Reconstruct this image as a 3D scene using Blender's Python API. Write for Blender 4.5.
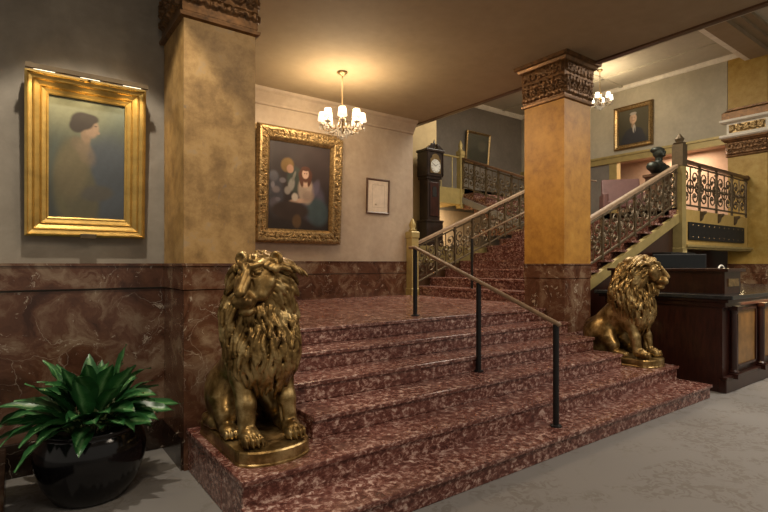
import bpy, math, random
import numpy as np
from mathutils import Vector, Matrix
random.seed(7); rng = np.random.default_rng(7)
scn = bpy.context.scene
for o in list(bpy.data.objects): bpy.data.objects.remove(o)
C = scn.collection
PI = math.pi

# ------------------------------------------------------------------ camera
cam_d = bpy.data.cameras.new('camera'); cam = bpy.data.objects.new('camera', cam_d); C.objects.link(cam)
EYE = 1.57
cam.location = (0, 0, EYE)
yaw = math.atan2(676, 498.77)                     # view direction is 53.6 deg right of +Y's partner axis
cam.rotation_euler = (PI/2, 0, -(PI/2 - yaw) + 0)
fx, fy = math.cos(yaw), math.sin(yaw)             # forward in world
cam.rotation_euler = (PI/2, 0, math.atan2(-fx, fy))
cam_d.sensor_width = 36; cam_d.lens = 498.77/768*36
cam_d.shift_y = 8/768
cam_d.clip_start = .05
scn.camera = cam

# ------------------------------------------------------------------ world, lamps, exposure
w = bpy.data.worlds.new('world'); scn.world = w; w.use_nodes = True
bg = w.node_tree.nodes['Background']; bg.inputs[0].default_value = (1.0, .88, .74, 1); bg.inputs[1].default_value = .30
scn.view_settings.view_transform = 'Standard'; scn.view_settings.look = 'None'
scn.view_settings.gamma = 1; scn.view_settings.use_curve_mapping = False
scn.view_settings.exposure = 0.0
def area(name, loc, size, power, col=(1, .8, .58), target=None, sy=None):
    l = bpy.data.lights.new(name, 'AREA'); l.energy = power; l.color = col
    l.shape = 'RECTANGLE'; l.size = size; l.size_y = sy or size
    o = bpy.data.objects.new(name, l); C.objects.link(o); o.location = loc
    if target is not None:
        o.rotation_euler = (Vector(target)-Vector(loc)).to_track_quat('-Z', 'Y').to_euler()
    return o
def spot(name, loc, target, power, deg=60, blend=.8, r=.12, col=(1, .8, .55)):
    l = bpy.data.lights.new(name, 'SPOT'); l.energy = power; l.color = col; l.spot_size = math.radians(deg)
    l.spot_blend = blend; l.shadow_soft_size = r
    o = bpy.data.objects.new(name, l); C.objects.link(o); o.location = loc
    o.rotation_euler = (Vector(target)-Vector(loc)).to_track_quat('-Z', 'Y').to_euler()
    return o
def point(name, loc, power, r=.06, col=(1, .8, .55)):
    l = bpy.data.lights.new(name, 'POINT'); l.energy = power; l.color = col; l.shadow_soft_size = r
    o = bpy.data.objects.new(name, l); C.objects.link(o); o.location = loc; return o
area('lobby_light', (4.2, -.4, 4.3), 1.6, 85, (1, .84, .66), sy=1.6)
area('lobby_light', (.2, .4, 4.3), 1.4, 34, (1, .86, .70))
area('lobby_light', (9.0, .8, 4.9), 2.2, 230, (1, .90, .78))
spot('stair_fill', (9.0, 5.6, 6.3), (7.6, 6.2, 1.5), 260, 50, col=(1, .82, .62))  # added fill to brighten the second flight, no fixture stands here
spot('lion_spot', (.1, .6, 4.2), (1.35, 3.1, 1.0), 130, 34)
spot('lion_spot', (4.6, 1.2, 4.2), (6.2, 3.1, 1.1), 150, 34)
spot('pillar_spot', (4.2, 2.4, 3.9), (5.95, 4.3, 2.6), 130, 60, col=(1, .74, .42))
spot('wall_washer', (.35, 3.25, 4.35), (.45, 3.78, 2.6), 210, 66, .25, .05, (1, .88, .72))
spot('pillar_spot', (1.9, 1.6, 4.2), (1.4, 4.1, 2.3), 70, 60, col=(1, .78, .52))
area('landing_light', (3.6, 6.0, 4.3), 1.6, 55, (1, .76, .52))
area('stairwell_light', (9.0, 6.2, 6.4), 2.4, 250, (1, .90, .74))
area('gallery_light', (14.75, 6.4, 4.7), 1.2, 75, (1, .74, .52))
area('under_landing_light', (9.4, 10.3, 3.1), .7, 70, (1, .76, .46), target=(9.3, 11.0, 2.2))

# ------------------------------------------------------------------ helpers
def mesh(name, V, F, mat=None, parent=None, smooth=False, mats=None, fm=None, loc=None, bevel=0, auto=False):
    me = bpy.data.meshes.new(name)
    me.from_pydata([tuple(map(float, v)) for v in V], [], [tuple(map(int, f)) for f in F]); me.validate()
    if mats:
        for m_ in mats: me.materials.append(m_)
        if fm is not None and len(fm) == len(me.polygons): me.polygons.foreach_set('material_index', fm)
    elif mat: me.materials.append(mat)
    if smooth: me.polygons.foreach_set('use_smooth', [True]*len(me.polygons))
    o = bpy.data.objects.new(name, me); C.objects.link(o)
    if parent: o.parent = parent
    if loc: o.location = loc
    if bevel:
        b = o.modifiers.new('bevel', 'BEVEL'); b.width = bevel; b.segments = 2; b.limit_method = 'ANGLE'
    return o
class MB:
    def __init__(s): s.V = []; s.F = []
    def add(s, V, F):
        n = len(s.V); s.V += [tuple(v) for v in V]; s.F += [tuple(i+n for i in f) for f in F]; return s
    def box(s, x0, x1, y0, y1, z0, z1):
        V = [(x, y, z) for x in (x0, x1) for y in (y0, y1) for z in (z0, z1)]
        return s.add(V, [(0, 1, 3, 2), (4, 6, 7, 5), (0, 4, 5, 1), (2, 3, 7, 6), (0, 2, 6, 4), (1, 5, 7, 3)])
    def prism(s, poly, axis, a, b):
        """poly in the two other axes, extruded along axis between a and b"""
        def P(p, t):
            return {'x': (t, p[0], p[1]), 'y': (p[0], t, p[1]), 'z': (p[0], p[1], t)}[axis]
        n = len(poly); V = [P(p, a) for p in poly]+[P(p, b) for p in poly]
        F = [tuple(range(n))[::-1], tuple(range(n, 2*n))]+[(i, (i+1) % n, n+(i+1) % n, n+i) for i in range(n)]
        return s.add(V, F)
    def tube(s, pts, r, n=6, cap=True):
        pts = [Vector(p) for p in pts]; rs = r if hasattr(r, '__len__') else [r]*len(pts)
        V = []; F = []; up = None
        for i, p in enumerate(pts):
            t = (pts[min(i+1, len(pts)-1)]-pts[max(i-1, 0)])
            if t.length < 1e-9: t = Vector((0, 0, 1))
            t.normalize()
            if up is None: up = Vector((0, 0, 1)) if abs(t.z) < .9 else Vector((1, 0, 0))
            a = t.cross(up)
            if a.length < 1e-6: a = t.orthogonal()
            a.normalize(); b = a.cross(t).normalized(); up = b
            for k in range(n):
                q = 2*PI*k/n; V.append(p+(a*math.cos(q)+b*math.sin(q))*rs[i])
        for i in range(len(pts)-1):
            for k in range(n):
                F.append((i*n+k, i*n+(k+1) % n, (i+1)*n+(k+1) % n, (i+1)*n+k))
        if cap: F.append(tuple(range(n))[::-1]); F.append(tuple(range((len(pts)-1)*n, len(pts)*n)))
        return s.add(V, F)
    def lathe(s, prof, n=20, c=(0, 0, 0)):
        V = []; F = []
        for (r, z) in prof:
            for k in range(n):
                q = 2*PI*k/n; V.append((c[0]+r*math.cos(q), c[1]+r*math.sin(q), c[2]+z))
        for i in range(len(prof)-1):
            for k in range(n): F.append((i*n+k, i*n+(k+1) % n, (i+1)*n+(k+1) % n, (i+1)*n+k))
        F.append(tuple(range(n))[::-1]); F.append(tuple(range((len(prof)-1)*n, len(prof)*n)))
        return s.add(V, F)
    def sqlathe(s, prof, c=(0, 0), w=0, d=0):
        """rectangular stack: profile of (offset, z) round a w x d rectangle centred on c"""
        V = []; F = []
        for (o, z) in prof:
            a, b = w/2+o, d/2+o
            V += [(c[0]-a, c[1]-b, z), (c[0]+a, c[1]-b, z), (c[0]+a, c[1]+b, z), (c[0]-a, c[1]+b, z)]
        for i in range(len(prof)-1):
            for k in range(4): F.append((i*4+k, i*4+(k+1) % 4, (i+1)*4+(k+1) % 4, (i+1)*4+k))
        F.append((3, 2, 1, 0)); n = (len(prof)-1)*4; F.append((n, n+1, n+2, n+3))
        return s.add(V, F)
    def ell(s, c, r, n=12, m=8):
        prof = []
        V = []; F = []
        for i in range(m+1):
            a = PI*i/m
            for k in range(n):
                q = 2*PI*k/n
                V.append((c[0]+r[0]*math.sin(a)*math.cos(q), c[1]+r[1]*math.sin(a)*math.sin(q), c[2]-r[2]*math.cos(a)))
        for i in range(m):
            for k in range(n): F.append((i*n+k, i*n+(k+1) % n, (i+1)*n+(k+1) % n, (i+1)*n+k))
        return s.add(V, F)
    def build(s, name, mat, parent=None, smooth=False, bevel=0, loc=None):
        return mesh(name, s.V, s.F, mat, parent, smooth, bevel=bevel, loc=loc)
def thing(name, label, cat, loc=(0, 0, 0), rz=0, group=None):
    o = bpy.data.objects.new(name, None); C.objects.link(o); o.empty_display_size = .1
    o.location = loc; o.rotation_euler = (0, 0, rz); o['label'] = label; o['category'] = cat
    if group: o['group'] = group
    return o
def tag(o, label, cat, group=None):
    o['label'] = label; o['category'] = cat
    if group: o['group'] = group
    return o
def struct(o, label=None):
    o['kind'] = 'structure'
    if label: o['label'] = label
    return o
def smooth_angle(o):
    return o

# ------------------------------------------------------------------ materials
def nt(name):
    m = bpy.data.materials.new(name); m.use_nodes = True; t = m.node_tree
    b = t.nodes['Principled BSDF']; return m, t, b
def N(t, typ, **k):
    n = t.nodes.new(typ)
    for a, v in k.items():
        if a.startswith('i_'):
            n.inputs[a[2:].replace('_', ' ')].default_value = v
        else: setattr(n, a, v)
    return n
def ramp(t, src, stops, interp='LINEAR'):
    r = N(t, 'ShaderNodeValToRGB'); r.color_ramp.interpolation = interp
    e = r.color_ramp.elements
    while len(e) < len(stops): e.new(.5)
    for i, (p, c) in enumerate(stops): e[i].position = p; e[i].color = (*c, 1) if len(c) == 3 else c
    t.links.new(src, r.inputs[0]); return r.outputs[0]
def mixc(t, f, a, b, typ='MIX'):
    m = N(t, 'ShaderNodeMix', data_type='RGBA', blend_type=typ)
    for s_, v in ((0, f), (6, a), (7, b)):
        if hasattr(v, 'links') or isinstance(v, bpy.types.NodeSocket): t.links.new(v, m.inputs[s_])
        elif s_ == 0: m.inputs[0].default_value = v
        else: m.inputs[s_].default_value = (*v, 1)
    return m.outputs[2]
def coord(t, scale=(1, 1, 1)):
    g = N(t, 'ShaderNodeNewGeometry'); mp = N(t, 'ShaderNodeMapping'); mp.inputs['Scale'].default_value = scale
    t.links.new(g.outputs['Position'], mp.inputs['Vector']); return mp.outputs[0]
def ocoord(t, scale=(1, 1, 1)):
    g = N(t, 'ShaderNodeTexCoord'); mp = N(t, 'ShaderNodeMapping'); mp.inputs['Scale'].default_value = scale
    t.links.new(g.outputs['Object'], mp.inputs['Vector']); return mp.outputs[0]
def noise(t, vec, sc, det=4, rough=.6, dist=0):
    n = N(t, 'ShaderNodeTexNoise'); n.inputs['Scale'].default_value = sc; n.inputs['Detail'].default_value = det
    n.inputs['Roughness'].default_value = rough; n.inputs['Distortion'].default_value = dist
    t.links.new(vec, n.inputs['Vector']); return n.outputs['Fac']
def bump(t, b, h, s=.2, d=.01):
    n = N(t, 'ShaderNodeBump'); n.inputs['Strength'].default_value = s; n.inputs['Distance'].default_value = d
    t.links.new(h, n.inputs['Height']); t.links.new(n.outputs[0], b.inputs['Normal'])
def flat(name, col, rough=.5, metal=0, var=.12, sc=8, em=None):
    m, t, b = nt(name)
    v = noise(t, ocoord(t), sc, 4)
    c = ramp(t, v, [(.3, tuple(x*(1-var) for x in col)), (.7, tuple(min(1, x*(1+var)) for x in col))])
    t.links.new(c, b.inputs['Base Color']); b.inputs['Roughness'].default_value = rough; b.inputs['Metallic'].default_value = metal
    if em: b.inputs['Emission Color'].default_value = (*em[0], 1); b.inputs['Emission Strength'].default_value = em[1]
    return m
def plaster(name, c0, c1, sc=1.6, rough=.75, bs=.15):
    m, t, b = nt(name); p = coord(t)
    v = noise(t, p, sc, 8, .65, .4); v2 = noise(t, p, sc*7, 5, .6)
    c = ramp(t, v, [(.35, c0), (.65, c1)])
    c = mixc(t, ramp(t, v2, [(.35, (0, 0, 0)), (.75, (.35, .35, .35))]), c, tuple(x*.75 for x in c0))
    t.links.new(c, b.inputs['Base Color']); b.inputs['Roughness'].default_value = rough
    bump(t, b, v2, bs, .01); return m
M = {}
M['wall_grey'] = plaster('grey_plaster', (.235, .205, .162), (.345, .305, .245))
M['wall_beige'] = plaster('beige_plaster', (.40, .31, .225), (.50, .40, .30))
M['wall_cream'] = plaster('cream_plaster', (.44, .40, .31), (.54, .50, .39))
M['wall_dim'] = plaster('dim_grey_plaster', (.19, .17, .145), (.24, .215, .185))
M['wall_tan'] = plaster('tan_plaster', (.42, .30, .14), (.50, .37, .18))
M['peach'] = plaster('peach_plaster', (.55, .40, .29), (.62, .46, .34))
M['ceiling'] = plaster('tan_ceiling_paint', (.31, .235, .14), (.35, .27, .17), 1.0, .8, .05)
M['ceil_cream'] = plaster('cream_ceiling_paint', (.50, .47, .38), (.56, .52, .42), 1.0, .8, .05)
M['white_trim'] = flat('white_trim_paint', (.84, .80, .70), .5)
M['ochre'] = plaster('ochre_plaster', (.50, .33, .09), (.60, .42, .14))
def gold_plaster(name, dark, cs):
    m, t, b = nt(name); p = coord(t)
    v = noise(t, p, 5.5, 9, .70, .1)
    c = ramp(t, v, list(zip((.28, .46, .60, .75), cs)))
    v2 = noise(t, coord(t, (1, 1, .55)), 9, 8, .75, 1.2)
    k = ramp(t, v2, [(.60, (0, 0, 0)), (.66, (1, 1, 1))])
    v3 = noise(t, p, 1.3, 2, .5)
    k3 = ramp(t, v3, [(.42, (0, 0, 0)), (.62, (dark, dark, dark))])
    kk = mixc(t, 1.0, k, k3, 'MULTIPLY')
    c = mixc(t, kk, c, (.17, .13, .10))
    t.links.new(c, b.inputs['Base Color']); b.inputs['Roughness'].default_value = .5
    bump(t, b, v2, .12, .01); return m
M['pillar_old'] = gold_plaster('mottled_gold_plaster_veined', 1., [(.15, .080, .022), (.29, .170, .055), (.42, .26, .095), (.34, .25, .15)])
M['pillar_gold'] = gold_plaster('mottled_gold_plaster', .25, [(.27, .115, .014), (.40, .195, .028), (.48, .245, .038), (.52, .30, .06)])
M['pillar_yellow'] = gold_plaster('mottled_yellow_plaster', .2, [(.34, .20, .035), (.44, .28, .06), (.50, .34, .09), (.52, .38, .13)])
def stair_marble():
    m, t, b = nt('red_marble')
    p = coord(t, (1, 1, 1.35))
    v = noise(t, p, 22, 9, .74, .5)
    c = ramp(t, v, [(.34, (.035, .012, .010)), (.45, (.105, .036, .028)), (.52, (.21, .088, .068)), (.58, (.50, .33, .28)), (.65, (.72, .57, .49))])
    v2 = noise(t, p, 3.2, 4, .6)
    c = mixc(t, ramp(t, v2, [(.35, (0, 0, 0)), (.65, (.35, .35, .35))]), c, (.15, .052, .040))
    t.links.new(c, b.inputs['Base Color'])
    r = ramp(t, noise(t, p, 5, 3), [(.3, (.16,)*3), (.7, (.34,)*3)]); t.links.new(r, b.inputs['Roughness'])
    return m
M['red_marble'] = stair_marble()
def dado_marble(name, base=1.0):
    m, t, b = nt(name)
    g = coord(t, (1, 1, 1)); v0 = N(t, 'ShaderNodeTexNoise'); v0.inputs['Scale'].default_value = 2.4; v0.inputs['Detail'].default_value = 6
    t.links.new(g, v0.inputs['Vector'])
    add = N(t, 'ShaderNodeVectorMath', operation='MULTIPLY_ADD'); add.inputs[1].default_value = (.55, .55, .55)
    t.links.new(v0.outputs['Color'], add.inputs[0]); t.links.new(g, add.inputs[2]); p = add.outputs[0]
    v = noise(t, p, 3.2, 7, .65, .8)
    c = ramp(t, v, [(.34, tuple(x*base for x in (.050, .020, .012))), (.5, tuple(x*base for x in (.115, .050, .028))), (.66, tuple(x*base for x in (.24, .165, .11)))])
    vo = N(t, 'ShaderNodeTexVoronoi', feature='DISTANCE_TO_EDGE'); vo.inputs['Scale'].default_value = 3.1
    t.links.new(p, vo.inputs['Vector'])
    ve = ramp(t, vo.outputs['Distance'], [(0, (.6, .6, .6)), (.010, (.0, .0, .0))])
    msk = ramp(t, noise(t, g, 2.1, 3), [(.47, (0, 0, 0)), (.60, (1, 1, 1))])
    f1 = mixc(t, 1., ve, msk, 'MULTIPLY')
    blob = ramp(t, noise(t, p, 7.5, 8, .75, 1.2), [(.60, (0, 0, 0)), (.635, (.85, .85, .85))])
    f = mixc(t, 1., f1, blob, 'ADD')
    c = mixc(t, f, c, (.44, .37, .29))
    t.links.new(c, b.inputs['Base Color']); b.inputs['Roughness'].default_value = .22
    return m
M['brown_marble'] = dado_marble('brown_marble')
M['dark_marble'] = dado_marble('dark_marble', .18)
def carpet():
    m, t, b = nt('grey_carpet'); p = coord(t)
    v = noise(t, p, 1.7, 3, .5, 1.5); v1 = noise(t, p, 9, 4, .6, 2.5); v2 = noise(t, p, 240, 2, .5)
    pat = mixc(t, 1., ramp(t, v, [(.46, (0, 0, 0)), (.56, (1, 1, 1))]), ramp(t, v1, [(.50, (0, 0, 0)), (.54, (1, 1, 1))]), 'MULTIPLY')
    c = mixc(t, pat, (.235, .225, .215), (.185, .168, .152))
    c = mixc(t, ramp(t, v2, [(.3, (0, 0, 0)), (.7, (.3, .3, .3))]), c, (.2, .18, .16))
    t.links.new(c, b.inputs['Base Color']); b.inputs['Roughness'].default_value = .95
    bump(t, b, v2, .5, .004); return m
M['carpet'] = carpet()
def bronze():
    m, t, b = nt('gilded_bronze'); p = ocoord(t)
    v = noise(t, p, 7, 6, .65, .3)
    c = ramp(t, v, [(.36, (.10, .058, .020)), (.50, (.26, .165, .058)), (.66, (.56, .42, .20))])
    t.links.new(c, b.inputs['Base Color']); b.inputs['Metallic'].default_value = .85
    r = ramp(t, noise(t, p, 14, 4), [(.3, (.27,)*3), (.7, (.46,)*3)]); t.links.new(r, b.inputs['Roughness'])
    return m
M['bronze'] = bronze()
M['gilt'] = flat('gilt_wood', (.56, .37, .11), .36, .75, .2, 12)
M['gilt_old'] = flat('old_gilt', (.33, .225, .10), .36, .75, .55, 22)
M['gilt_cap'] = flat('bronzed_plaster', (.15, .075, .028), .38, .5, .5, 14)
M['brass'] = flat('aged_brass', (.26, .18, .085), .35, .85, .15, 10)
M['newel'] = flat('painted_gold_newel', (.40, .31, .12), .45, .25, .15, 6)
M['iron'] = flat('bronze_ironwork', (.13, .095, .055), .45, .55, .2, 10)
M['black_iron'] = flat('black_iron', (.012, .012, .013), .4, .3)
M['rail_wood'] = flat('worn_wooden_handrail', (.29, .20, .125), .38, 0, .2, 12)
M['dark_rail'] = flat('dark_wooden_handrail', (.10, .05, .025), .35, 0, .2, 12)
M['black_gloss'] = flat('black_glazed_ceramic', (.005, .005, .006), .14)
M['soil'] = flat('dark_soil', (.03, .02, .012), .95, 0, .4, 60)
M['paper'] = flat('pale_paper', (.66, .55, .43), .7)
M['ink'] = flat('brown_ink', (.34, .26, .18), .8)
M['black'] = flat('black_paint', (.006, .006, .006), .6)
M['clock_wood'] = flat('near_black_clock_wood', (.022, .012, .008), .3, 0, .4, 9)
M['dial'] = flat('silvered_dial', (.55, .55, .50), .4)
M['glass_dark'] = flat('dark_glass', (.03, .03, .03), .1)
M['screen'] = flat('dark_screen', (.008, .010, .011), .12)
M['stone'] = flat('black_stone_top', (.025, .028, .03), .12, 0, .4, 20)
M['mauve'] = flat('mauve_leather', (.17, .085, .075), .5)
M['statue'] = flat('dark_green_bronze', (.05, .055, .045), .4, .6, .5, 20)
def wood():
    m, t, b = nt('mahogany'); p = coord(t, (1, 1, .18))
    v = noise(t, p, 26, 6, .6, .6)
    c = ramp(t, v, [(.3, (.016, .005, .0035)), (.7, (.045, .013, .008))])
    t.links.new(c, b.inputs['Base Color']); b.inputs['Roughness'].default_value = .28; return m
M['mahogany'] = wood()
M['panel_wood'] = flat('honey_wood_panel', (.26, .14, .045), .35, 0, .35, 7)
def glow(name, col, s):
    m, t, b = nt(name); b.inputs['Base Color'].default_value = (*col, 1); b.inputs['Emission Color'].default_value = (*col, 1)
    b.inputs['Emission Strength'].default_value = s; v = noise(t, ocoord(t), 5)
    t.links.new(ramp(t, v, [(0, tuple(x*.96 for x in col)), (1, col)]), b.inputs['Emission Color']); return m
M['shade'] = glow('lit_cream_shade', (1, .86, .62), 1.35)
M['shade_white'] = glow('lit_white_shade', (1, .93, .78), 1.6)
M['tube'] = glow('lit_lamp_tube', (1, .88, .62), 3)
def crystal():
    m, t, b = nt('crystal'); b.inputs['Base Color'].default_value = (.9, .86, .78, 1); b.inputs['Roughness'].default_value = .08
    b.inputs['Transmission Weight'].default_value = .55; b.inputs['IOR'].default_value = 1.5
    v = noise(t, ocoord(t), 30); t.links.new(ramp(t, v, [(0, (.8, .76, .66)), (1, (.95, .92, .85))]), b.inputs['Base Color']); return m
M['crystal'] = crystal()
def vcol(name, rough=.35):
    m, t, b = nt(name); a = N(t, 'ShaderNodeVertexColor'); a.layer_name = 'paint'
    v = noise(t, ocoord(t), 40, 4); c = mixc(t, ramp(t, v, [(.3, (0, 0, 0)), (.8, (.18, .18, .18))]), a.outputs[0], (.03, .02, .015))
    t.links.new(c, b.inputs['Base Color']); b.inputs['Roughness'].default_value = rough; return m
def glassm():
    m, t, b = nt('picture_glass'); b.inputs['Transmission Weight'].default_value = 1; b.inputs['Roughness'].default_value = .02; b.inputs['IOR'].default_value = 1.5
    v = noise(t, ocoord(t), 3); t.links.new(ramp(t, v, [(0, (.95, .97, .95)), (1, (1, 1, 1))]), b.inputs['Base Color']); return m
M['glass'] = glassm()
M['paint'] = vcol('oil_paint', .62)
def leafmat():
    m, t, b = nt('variegated_leaf'); uv = N(t, 'ShaderNodeUVMap'); sp = N(t, 'ShaderNodeSeparateXYZ'); t.links.new(uv.outputs[0], sp.inputs[0])
    ab = N(t, 'ShaderNodeMath', operation='SUBTRACT'); t.links.new(sp.outputs[0], ab.inputs[0]); ab.inputs[1].default_value = .5
    a2 = N(t, 'ShaderNodeMath', operation='ABSOLUTE'); t.links.new(ab.outputs[0], a2.inputs[0])
    v = noise(t, ocoord(t), 28, 4, .6, 1.5)
    ad = N(t, 'ShaderNodeMath', operation='MULTIPLY_ADD'); t.links.new(v, ad.inputs[0]); ad.inputs[1].default_value = .32; t.links.new(a2.outputs[0], ad.inputs[2])
    c = ramp(t, ad.outputs[0], [(.12, (.22, .40, .19)), (.24, (.10, .27, .09)), (.36, (.030, .13, .036)), (.6, (.018, .085, .026))])
    t.links.new(c, b.inputs['Base Color']); b.inputs['Roughness'].default_value = .32; return m
M['leaf'] = leafmat()
M['stem'] = flat('green_stem', (.10, .14, .05), .5)

# ================================================================== STRUCTURE
CEIL = 4.40; HI = 6.65; L1 = .96; L2 = 2.66; L3 = 3.68
H1 = .16
def YK(k): return 2.412+(k-1)*.365          # nosing of lower step k
def XK(k): return 6.40+(k-1)*.43            # nosing of upper step k
H2 = .17
def sbox(name, a, mat, **k): return struct(MB().box(*a).build(name, mat, **k))
sbox('floor', (-3, 17, -3, 12, -.12, 0), M['carpet'])
sbox('ceiling', (-3, 6.56, -3, 7.76, CEIL, CEIL+.12), M['ceiling'])
struct(MB().box(6.56, 6.66, -3, 8.45, CEIL, HI+.3).build('wall_over_landing', M['wall_cream']))
struct(MB().box(6.50, 6.58, -3, 7.7, CEIL-.025, CEIL).build('trim_1', M['dark_rail']))
sbox('ceiling_atrium', (6.66, 16, -3, 11.3, HI, HI+.1), M['ceil_cream'])
# left wall of the lobby with marble dado
sbox('wall_left', (-3, 1.20, 4.62, 4.80, 0, CEIL), M['wall_grey'])
struct(MB().box(-3, 1.04, 4.575, 4.62, 0, 1.36).box(-3, 1.04, 4.56, 4.62, 1.375, 1.555).box(-3, 1.04, 4.55, 4.62, 1.555, 1.575).build('trim_2', M['brown_marble']), 'brown veined marble dado on the left wall')
struct(MB().box(-3, 1.02, 4.54, 4.575, 0, .25).build('baseboard_left', M['dark_marble'], bevel=.006))
sbox('wall_return', (1.04, 1.20, 4.80, 7.7, 0, CEIL), M['wall_beige'])
# back wall of the landing
BW = 7.70
sbox('wall_back', (1.04, 6.40, BW, BW+.14, 0, CEIL), M['wall_beige'])
struct(MB().box(1.2, 6.36, BW-.03, BW, L1, 1.39).box(1.2, 6.36, BW-.04, BW, 1.40, 1.60).box(1.2, 6.36, BW-.05, BW, 1.60, 1.62).build('trim_3', M['brown_marble']), 'brown marble dado along the landing wall')
mb = MB(); prof = [(0, 4.16), (-.03, 4.17), (-.035, 4.20), (-.06, 4.24), (-.12, 4.33), (-.16, 4.36), (-.18, 4.40), (0, 4.40)]
mb.prism([(BW+a, z) for a, z in prof], 'x', 1.2, 6.40); struct(mb.build('trim_4', M['wall_beige']), 'cornice of the landing wall')
# pier wall behind the clock and far walls of the stair hall
sbox('wall_clock', (6.26, 7.72, 8.45, 8.60, 0, HI), M['wall_tan'])
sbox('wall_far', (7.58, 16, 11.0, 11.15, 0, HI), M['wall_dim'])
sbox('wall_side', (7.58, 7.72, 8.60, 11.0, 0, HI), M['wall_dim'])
struct(MB().prism([(11.0, 6.52), (10.97, 6.53), (10.93, 6.60), (10.91, 6.65), (11.0, 6.65)], 'x', 7.72, 14).build('trim_5', M['white_trim']))
# portrait wall above the gallery
PX = 14.0
sbox('wall_portrait', (PX, PX+.25, 4.83, 11.0, 4.62, HI), M['wall_cream'])
struct(MB().box(PX-.04, PX+.10, 4.83, 11.0, 4.50, 4.66).box(PX-.07, PX+.05, 4.83, 11, 4.66, 4.72).build('trim_6', M['newel']))
struct(MB().prism([(PX, 6.54), (PX-.03, 6.55), (PX-.05, 6.62), (PX-.08, 6.65), (PX, 6.65)], 'y', 4.4, 11).build('trim_7', M['white_trim']) )
o = bpy.data.objects['trim_7']
for v in o.data.vertices: pass
sbox('wall_gallery', (15.6, 15.75, 5.0, 11.0, L2-.22, 4.9), M['peach'])
sbox('wall_right', (15.6, 15.75, -3, 5.0, 0, HI), M['wall_cream'])
sbox('ceiling_gallery', (PX+.1, 15.6, 4.0, 11.0, 4.75, 4.85), M['peach'])
# gallery floors
struct(MB().box(10.27, 15.6, 4.42, 7.75, L2-.22, L2).box(11.8, 15.6, 7.75, 11.0, L2-.22, L2).build('floor_gallery', M['red_marble']))
struct(MB().box(7.72, 10.05, 9.9, 11.0, L3-.45, L3-.02).box(10.05, 11.8, 9.9, 11.0, L3-.25, L3-.02).build('floor_upper_landing', M['newel']))
struct(MB().box(6.42, 11.8, 7.78, 8.44, 1.60, 1.95).box(7.74, 11.8, 8.44, 10.98, 1.60, 1.95).build('floor_platform', M['newel']))
struct(MB().box(6.42, 10.25, 7.76, 7.84, 0, 1.60).build('wall_platform', M['dark_rail']))
sbox('wall_office', (10.30, 15.6, 5.1, 5.22, 0, L2-.22), M['mahogany'])
struct(MB().box(7.74, 16, 10.96, 11.0, 1.95, 3.18).build('wall_alcove', M['wall_beige']))
# ceiling beams of the stair hall
struct(MB().box(6.66, 16, 3.96, 4.36, 6.42, HI).box(6.66, 16, 3.80, 3.96, 6.52, HI).box(6.66, 16, 3.66, 3.8, 6.58, HI).build('trim_8', M['ceiling']))
struct(MB().box(6.66, 14, 4.36, 4.47, 6.42, 6.56).build('trim_9', M['white_trim']))
struct(MB().box(6.66, PX, 7.4, 7.5, 6.62, HI).box(12.9, 13.0, 4.47, 11, 6.62, HI).box(6.66, PX, 8.94, 9.0, 6.62, HI).build('trim_10', M['ceil_cream']))
# landing between the two flights
struct(MB().box(1.20, 5.92, 4.57, BW-.03, .80, L1).box(5.92, 6.40, 4.62, BW-.03, .80, L1).build('floor_landing', M['red_marble']))

# ================================================================== LOWER STAIRCASE
XL, XR = 1.04, 6.56; PL, PR = 1.70, 5.92
st = thing('marble_staircase', 'broad flight of red marble steps rising from the grey carpet to the landing', 'staircase', (3.8, 3.4, 0))
def step(parent, name, boxes):
    mb = MB()
    for b in boxes: mb.box(*b)
    return mb.build(name, M['red_marble'], parent)
def yz(y0, y1, z0, z1, x0, x1): return (x0-3.8, x1-3.8, y0-3.4, y1-3.4, z0, z1)
for k in range(1, 7):
    y0 = YK(k); y1 = YK(k+1)+.03 if k < 6 else 4.57
    x0, x1 = (XL, XR) if k <= 2 else (PL, PR)
    if k == 1: x0, x1 = XL-.0, XR+.0
    zt = k*H1
    bs = [yz(y0, y1, zt-.035, zt, x0, x1), yz(y0+.022, y1, (0 if k <= 2 else zt-H1), zt-.035, x0+(.012 if k <= 2 else 0), x1-(.012 if k <= 2 else 0))]
    if k == 2:
        bs += [yz(y1, 3.94, .285, .32, XL, PL), yz(y1, 3.94, .285, .32, PR, XR), yz(y1, 3.94, 0, .285, XL+.012, PL), yz(y1, 3.94, 0, .285, PR, XR-.012)]
    if k == 6: bs += [yz(3.955, 4.57, 0, .96, 1.61, 1.70)]
    o = mesh('step', *(lambda m_: (m_.V, m_.F))([m_ := MB(), [m_.box(*b) for b in bs]][0]), M['red_marble'], st, bevel=.007)
# solid core hidden beneath the treads
MB().box(XL+.7-3.8, PR-.01-3.8, 3.2-3.4, 4.55-3.4, 0, .45).build('core', M['red_marble'], st)

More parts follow.
